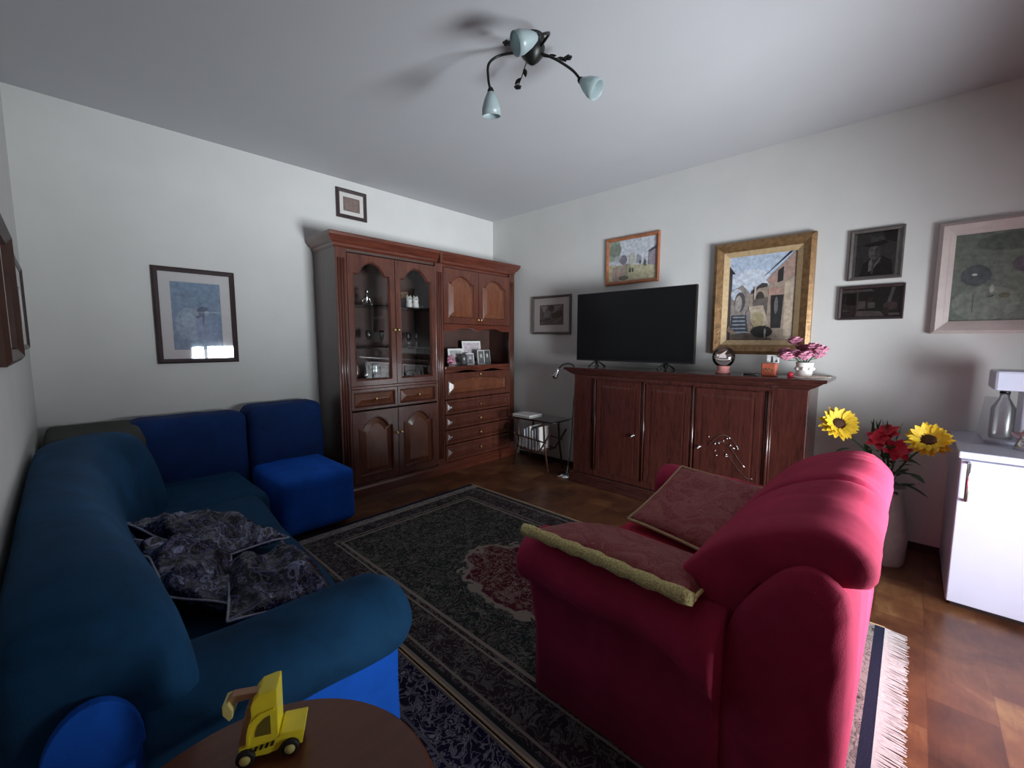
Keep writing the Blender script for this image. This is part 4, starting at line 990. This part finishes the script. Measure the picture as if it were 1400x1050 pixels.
# back frame: side profile in (y, z) swept along x
bp = [(YR, ZB), (YR - .002, .30), (YR, .60), (YR + .003, .715), (YR + .012, .752), (-3.60, .785), (-3.56, .792), (-3.515, .765), (-3.475, .715), (-3.43, .645), (-3.395, .575), (-3.375, .48), (-3.37, .30), (-3.37, ZB)]
mb = MB(); R = []
nx = 30
for i in range(nx + 1):
    t = i / nx; x = X0 + (X1 - X0) * t; e = min(t, 1 - t) * (X1 - X0); k = 1 - .10 * math.exp(-(e / .015) ** 2)
    R.append([(x, -3.51 + (y + 3.51) * k + .004 * fbm((x, y, z), 6, 2), z if z < .5 else .5 + (z - .5) * (k * .5 + .5) - (.035 if .08 < e else 0)) for y, z in bp])
mb.loft(R); P_('back_frame', mb, M['pink'], ps, smooth=True, sub=1)
P_('seat_cushion', softbox(X0 + .165, X1 - .165, -3.40, YFr + .035, .325, .465, .05, 12, .008, 5, 4, (0, 0, .015)), M['pink_dark'], ps, smooth=True)
def backcush(x0, x1, seed):
    # outline in (y, z): leans on the frame and folds over its top
    out = [(-3.15, .47), (-3.20, .56), (-3.25, .645), (-3.32, .735), (-3.40, .805), (-3.48, .845), (-3.56, .865), (-3.63, .856), (-3.675, .82), (-3.690, .775), (-3.682, .745), (-3.655, .748), (-3.60, .770), (-3.53, .758), (-3.47, .69), (-3.43, .61), (-3.41, .53), (-3.40, .47), (-3.24, .455)]
    cy, cz = -3.45, .70; R = []; n = 26
    for i in range(n + 1):
        t = i / n; x = x0 + (x1 - x0) * t; e = min(t, 1 - t) * (x1 - x0); k = 1 - .16 * math.exp(-(e / .018) ** 1.5)
        ring = []
        for j, (y, z) in enumerate(out):
            # shrink towards the local spine of the cushion
            sy = y; sz = z
            mid = (-3.52, .79) if y < -3.5 else (-3.33, .60)
            yy = mid[0] + (y - mid[0]) * (k if k < .999 else 1); zz = mid[1] + (z - mid[1]) * k
            w = .009 * fbm((x, y, z), 6, seed) + .006 * fbm((x * 1.5, y, z), 16, seed + 2) + .007 * math.exp(-(e / .06) ** 2) * math.sin(j * 2.1 + seed)
            ring.append((x, yy - w * .5, zz + w))
        R.append(ring)
    b = MB().loft(R); return b
P_('back_cushion', backcush(-2.425, -1.875, 2), M['pink'], ps, smooth=True, sub=1)
P_('back_cushion', backcush(-1.865, -1.345, 7), M['pink'], ps, smooth=True, sub=1)

# throw cushions on it
t = thing('throw_cushion', 'red damask cushion with broad gold braid edge, over the near sofa arm', 'cushion', (-2.33, -3.05, .55), 'damask cushions')
pm, rims = pillow((-2.545, -2.775, .655), (-2.545, -3.345, .650), (-2.10, -3.31, .525), (-2.10, -2.80, .530), .135, 20, .010, 7, 3, .05, up=(-.28, 0, .96))
P_('cover', pm, M['damask'], t, smooth=True)
rg = rims['c']
mb = MB(); mb.tube([p + Vector((-.006, 0, .004)) for p in rg], [.020 + .003 * math.sin(i * 2.1) for i in range(len(rg))], 8); P_('gold_braid', mb, M['braid'], t, smooth=True)
mb = MB()
for k in ('a', 'b', 'd'): mb.tube(rims[k], .006, 6)
P_('piping', mb, M['braid'], t, smooth=True)
t = thing('throw_cushion', 'flatter red damask cushion edged in thin beige cord, leaning on the far sofa arm', 'cushion', (-1.75, -3.05, .47), 'damask cushions')
pm, rims = pillow((-1.915, -2.83, .515), (-2.02, -3.27, .515), (-1.50, -3.30, .655), (-1.46, -2.885, .665), .10, 20, .008, 7, 8, .04, up=(-.3, 0, .95))
P_('cover', pm, M['damask'], t, smooth=True)
mb = MB()
for k in 'abcd': mb.tube(rims[k], .007, 6)
P_('piping', mb, M['cord'], t, smooth=True)

# ------------------------------------------------------------------ blue corner sofa
bs = thing('blue_corner_sofa', 'large blue corner sofa with dark teal slipcover, along the left and back walls', 'sofa', (-3.1, -1.2, 0))
P_('end_seat', softbox(-2.725, -2.235, -.905, -.30, .05, .42, .045, 10, .006, 5, 1, (0, .01, .015)), M['blue'], bs, smooth=True)
P_('end_back', softbox(-2.725, -2.195, -.34, -.06, .05, .835, .07, 12, .008, 5, 2, fn=lambda p: (p.x, p.y - .10 * (.6 - p.z) * .5, p.z)), M['navy'], bs, smooth=True)
P_('corner_back', softbox(-3.36, -2.735, -.36, -.06, .05, .815, .07, 12, .010, 5, 3), M['navy'], bs, smooth=True)
P_('corner_rear', softbox(-3.70, -3.30, -.60, -.03, .05, .800, .04, 10, .006, 5, 3), M['greycloth'], bs, smooth=True)
P_('corner_seat', softbox(-3.60, -2.80, -1.00, -.30, .05, .415, .06, 10, .008, 5, 4), M['teal'], bs, smooth=True)
# long section runs slightly askew: dx for a given y
def sk(y): return .065 * (y + 2.6)
def longx(p): return (p.x + sk(p.y), p.y, p.z)
P_('long_seat', softbox(-3.55, -2.970, -2.46, -.96, .05, .425, .06, 16, .012, 4, 5, (0, 0, .015), fn=longx), M['teal'], bs, smooth=True)
# slip-covered back, section in (x, z) lofted along y
sec = [(-3.712, .10), (-3.715, .50), (-3.716, .78), (-3.712, .845), (-3.680, .875), (-3.610, .885), (-3.535, .868), (-3.490, .82), (-3.455, .73), (-3.430, .62), (-3.412, .50), (-3.405, .38), (-3.405, .10)]
def gy(y):                                   # front face of the back: it swells at the corner and lies flatter in the middle
    a = math.exp(-((y + .70) / .42) ** 2); b_ = 1 / (1 + math.exp((y + 2.25) / .12))
    return -.045 + .215 * a + .035 * b_
R = []; n = 44
for i in range(n + 1):
    t = i / n; y = -.60 + (-2.74 + .60) * t; far = math.exp(-((t) / .10) ** 2); near = math.exp(-((1 - t) / .05) ** 2)
    ring = []
    for (x, z) in sec:
        s = 1 - .32 * far - .10 * near
        xx = -3.56 + (x + 3.56) * (1 - .1 * far); zz = .1 + (z - .1) * (1 - .12 * far - .05 * near)
        fold = .012 * fbm((x, y, z), 3.2, 5) + .008 * math.sin(y * 11 + z * 5) * near
        k = 1 if x > -3.65 else (.5 if (x > -3.69) else 0)
        ring.append((xx + k * (gy(y) + fold) + (sk(y) * .7 if not k else 0) * 0, y, zz + .008 * fbm((x, y, 0), 4, 1) * (z > .6)))
    R.append(ring)
P_('slipcovered_back', MB().loft(R), M['teal'], bs, smooth=True, sub=1)
# arm: bright blue panel, teal roll over it
P_('arm_panel', softbox(-3.42, -2.985, -2.685, -2.46, .03, .53, .02, 8, .004, 5, 6), M['blue'], bs, smooth=True)
prof = []
for k in range(15):
    a = math.radians(-62 + k * 21.5); prof.append((-2.615 + .145 * math.cos(a), .520 + .100 * math.sin(a)))
R = []; n = 30
for i in range(n + 1):
    t = i / n; x = -2.955 + (-3.56 + 2.955) * t; e = math.exp(-(t / .06) ** 2); k = 1 - .30 * e
    R.append([(x + .0, -2.615 + (y + 2.615) * k + .012 * fbm((x, y, z), 5, 3) - .03 * t, .51 + (z - .51) * k + .010 * fbm((x, y, z), 4, 8) + .03 * t) for y, z in prof])
P_('arm_roll', MB().loft(R), M['teal'], bs, smooth=True, sub=1)
P_('arm_drape', softbox(-3.56, -3.27, -2.745, -2.69, .10, .50, .025, 10, .014, 7, 12), M['teal'], bs, smooth=True)
# uncovered end of the back
fr = lambda u, v, w: (u, -2.742 - w, v)
mb = MB(); plate(mb, fr, [(-3.675, .25), (-3.545, .25), (-3.545, .58)] + ell(-3.610, .60, .065, .105, 16, 0, PI) + [(-3.675, .58)], None, 0, .02); P_('back_end_panel', mb, M['blue'], bs, bevel=.008, label='bright blue uncovered end of the back')
# fringe tip of the seat cover by the rug
# crumpled print cushions
def printc(label, c, th, seed, up=None, wob=.022, loc=None):
    pm, rims = pillow(*c, th, 44, wob * 1.3, 6.5, seed, .06, up=up, ridge=.030)
    ctr = sum((Vector(x) for x in c), Vector()) / 4
    t = thing('print_cushion', label, 'cushion', tuple(ctr - Vector((0, 0, th / 2))), 'crumpled print cushions on the blue sofa')
    P_('cover', pm, M['print'], t, smooth=True)
    mb = MB()
    for k in 'abcd': mb.tube(rims[k], .004, 6)
    P_('piping', mb, simple('print_piping%d' % seed, (.30, .32, .42), .5, .3, 60), t, smooth=True)
printc('crumpled dark navy print cushion lying farthest from the sofa arm', [(-3.48, -1.50, .585), (-3.24, -1.38, .50), (-3.00, -1.86, .485), (-3.27, -1.93, .51)], .11, 1)
printc('crumpled dark navy print cushion leaning on the teal back, middle of the three', [(-3.47, -1.66, .58), (-3.21, -1.86, .50), (-3.28, -2.28, .49), (-3.44, -2.14, .56)], .10, 5)
printc('crumpled dark navy print cushion lying nearest the sofa arm', [(-3.25, -1.97, .52), (-3.03, -2.03, .50), (-3.05, -2.42, .50), (-3.34, -2.38, .52)], .13, 9)

# ------------------------------------------------------------------ round table and the toy
TZ = .585; TC = (-3.462, -3.075); TR = .262
rt = thing('round_table', 'small round brown wooden table with a yellow toy on it, in the foreground', 'table', (TC[0], TC[1], 0))
mb = MB(); mb.lathe([(TR - .02, 0), (TR - .004, .004), (TR, .012), (TR, .018), (TR - .006, .024), (.001, .024)], (TC[0], TC[1], TZ - .024), 64); P_('tabletop', mb, M['table'], rt, smooth=False)
mb = MB(); mb.lathe([(.03, 0), (.022, .1), (.035, .25), (.02, .38), (.05, TZ - .044 - .016)], (TC[0], TC[1], .02 + .012), 20); P_('pedestal', mb, M['table'], rt, smooth=True)
for k in range(3):
    a = k * 2 * PI / 3 + .5; mb = MB(); mb.tube([(TC[0], TC[1], .14), (TC[0] + .10 * math.cos(a), TC[1] + .10 * math.sin(a), .11), (TC[0] + .19 * math.cos(a), TC[1] + .19 * math.sin(a), .026)], [.018, .015, .012], 8); P_('leg', mb, M['table'], rt, smooth=True)

ty = thing('toy_loader', 'yellow wooden toy digger with a black striped side, on the round table', 'toy', (-3.385, -2.935, TZ))
# local frame: l along the vehicle, h up, w across (towards the viewer)
TL = Vector((.88, -.47, 0)).normalized(); TW = Vector((TL.y, -TL.x, 0)); TO = Vector((-3.432, -2.905, TZ))
def tf(l, h, w): p = TO + TL * l + TW * w; return (p.x, p.y, p.z + h)
tfr = lambda u, v, w: tf(u, v, w)
S = .00112
def toyplate(name, pts, w0, w1, mat, parent=ty, **kw):
    mb = MB(); plate(mb, tfr, [(a * S, b_ * S) for a, b_ in pts], kw.pop('hole', None), w0, w1); return P_(name, mb, mat, parent, **kw)
ch = toyplate('chassis', [(-2, 13), (20, 13), (21, 10), (38, 9), (52, 12), (58, 20), (70, 22), (78, 14), (86, 12), (91, 36), (58, 38), (52, 32), (0, 28)], -.024, .024, M['yellow'], bevel=.0015)
cb = toyplate('cab', [(12, 26), (54, 26), (55, 112), (48, 112), (30, 108), (21, 98), (18, 90), (18, 74), (12, 56), (10, 40)], -.022, .0225, M['yellow'], bevel=.0015)
toyplate('cab_window', [(22, 42), (44, 41), (44, 72), (36, 69), (27, 60), (23, 50)], .0222, .0232, simple('olive_window', (.16, .13, .02), .5), cb)
toyplate('cab_arch', [(10, 30), (14, 30), (15, 45), (20, 62), (32, 74), (50, 79), (50, 83), (30, 78), (16, 66), (11, 48)], .0224, .0245, M['yellow'], cb)
mb = MB()
for k in range(6):
    a = 4 + k * 7.6; plate(mb, tfr, [((a) * S, (18 + k * .8) * S), ((a + 4) * S, (18.4 + k * .8) * S), ((a + 7) * S, (26 + k * .8) * S), ((a + 3) * S, (25.6 + k * .8) * S)], None, .0243, .0252)
    
P_('warning_stripes', mb, M['rubber'], ch)
toyplate('arm', [(24, 96), (28, 104), (-8, 106), (-16, 100), (-14, 92), (-6, 94)], -.008, .008, M['grabwood'], bevel=.001)
toyplate('bucket', [(-20, 98), (-12, 100), (-6, 88), (-7, 76), (-12, 72), (-20, 84)], -.016, .016, M['yellow_pale'], bevel=.0015)
toyplate('windscreen', [(-2, 28), (12, 30), (18, 90), (12, 88)], -.018, .018, M['grabwood'])
for l in (.010, .078):
    for s in (1, -1):
        mb = MB(); mb.lathe([(.001, -.005), (.0125, -.005), (.0148, -.003), (.0148, .003), (.0125, .005), (.001, .005)], tf(l, .0155, s * .026), 20, TW * s); w = P_('wheel', mb, M['rubber'], ty, smooth=True)
        mb = MB(); mb.lathe([(.0085, 0), (.008, .0016), (.001, .0018)], tf(l, .0155, s * .031), 14, TW * s); P_('hubcap', mb, M['yellow_pale'], w, smooth=True)

# ------------------------------------------------------------------ light
wd = bpy.data.worlds.new('world'); bpy.context.scene.world = wd; wd.use_nodes = True
wd.node_tree.nodes['Background'].inputs[0].default_value = (.55, .65, .8, 1); wd.node_tree.nodes['Background'].inputs[1].default_value = .6
L = bpy.data.lights.new('window_daylight', 'AREA'); L.shape = 'RECTANGLE'; L.size = WX1 - WX0 - .1; L.size_y = WZ1 - .06
L.energy = 150; L.color = (.88, .94, 1.0); L.spread = math.radians(105)
lo = bpy.data.objects.new('window_daylight', L); COL.objects.link(lo); lo.location = ((WX0 + WX1) / 2, YF - .07, WZ1 / 2 + .03)
lo.rotation_euler = (math.radians(90), 0, 0); lo.rotation_euler = Vector((.04, 1, .14)).to_track_quat('-Z', 'Z').to_euler()

# ------------------------------------------------------------------ camera
yaw, pit, rol = [math.radians(a) for a in (43.31, 5.726, .079)]
f = Vector((math.cos(yaw) * math.cos(pit), math.sin(yaw) * math.cos(pit), -math.sin(pit))); rt_ = Vector((math.sin(yaw), -math.cos(yaw), 0)); up = rt_.cross(f)
r2 = rt_ * math.cos(rol) + up * math.sin(rol); u2 = -rt_ * math.sin(rol) + up * math.cos(rol)
cam = bpy.data.cameras.new('camera'); cam.sensor_width = 36; cam.lens = 580.7 / 1400 * 36; cam.clip_start = .02
co = bpy.data.objects.new('camera', cam); COL.objects.link(co)
co.matrix_world = Matrix(((r2.x, u2.x, -f.x, -3.601), (r2.y, u2.y, -f.y, -3.707), (r2.z, u2.z, -f.z, 1.303), (0, 0, 0, 1)))
sc = bpy.context.scene; sc.camera = co
sc.view_settings.view_transform = 'Standard'; sc.view_settings.look = 'None'; sc.view_settings.gamma = 1; sc.view_settings.use_curve_mapping = False
sc.view_settings.exposure = 0.02
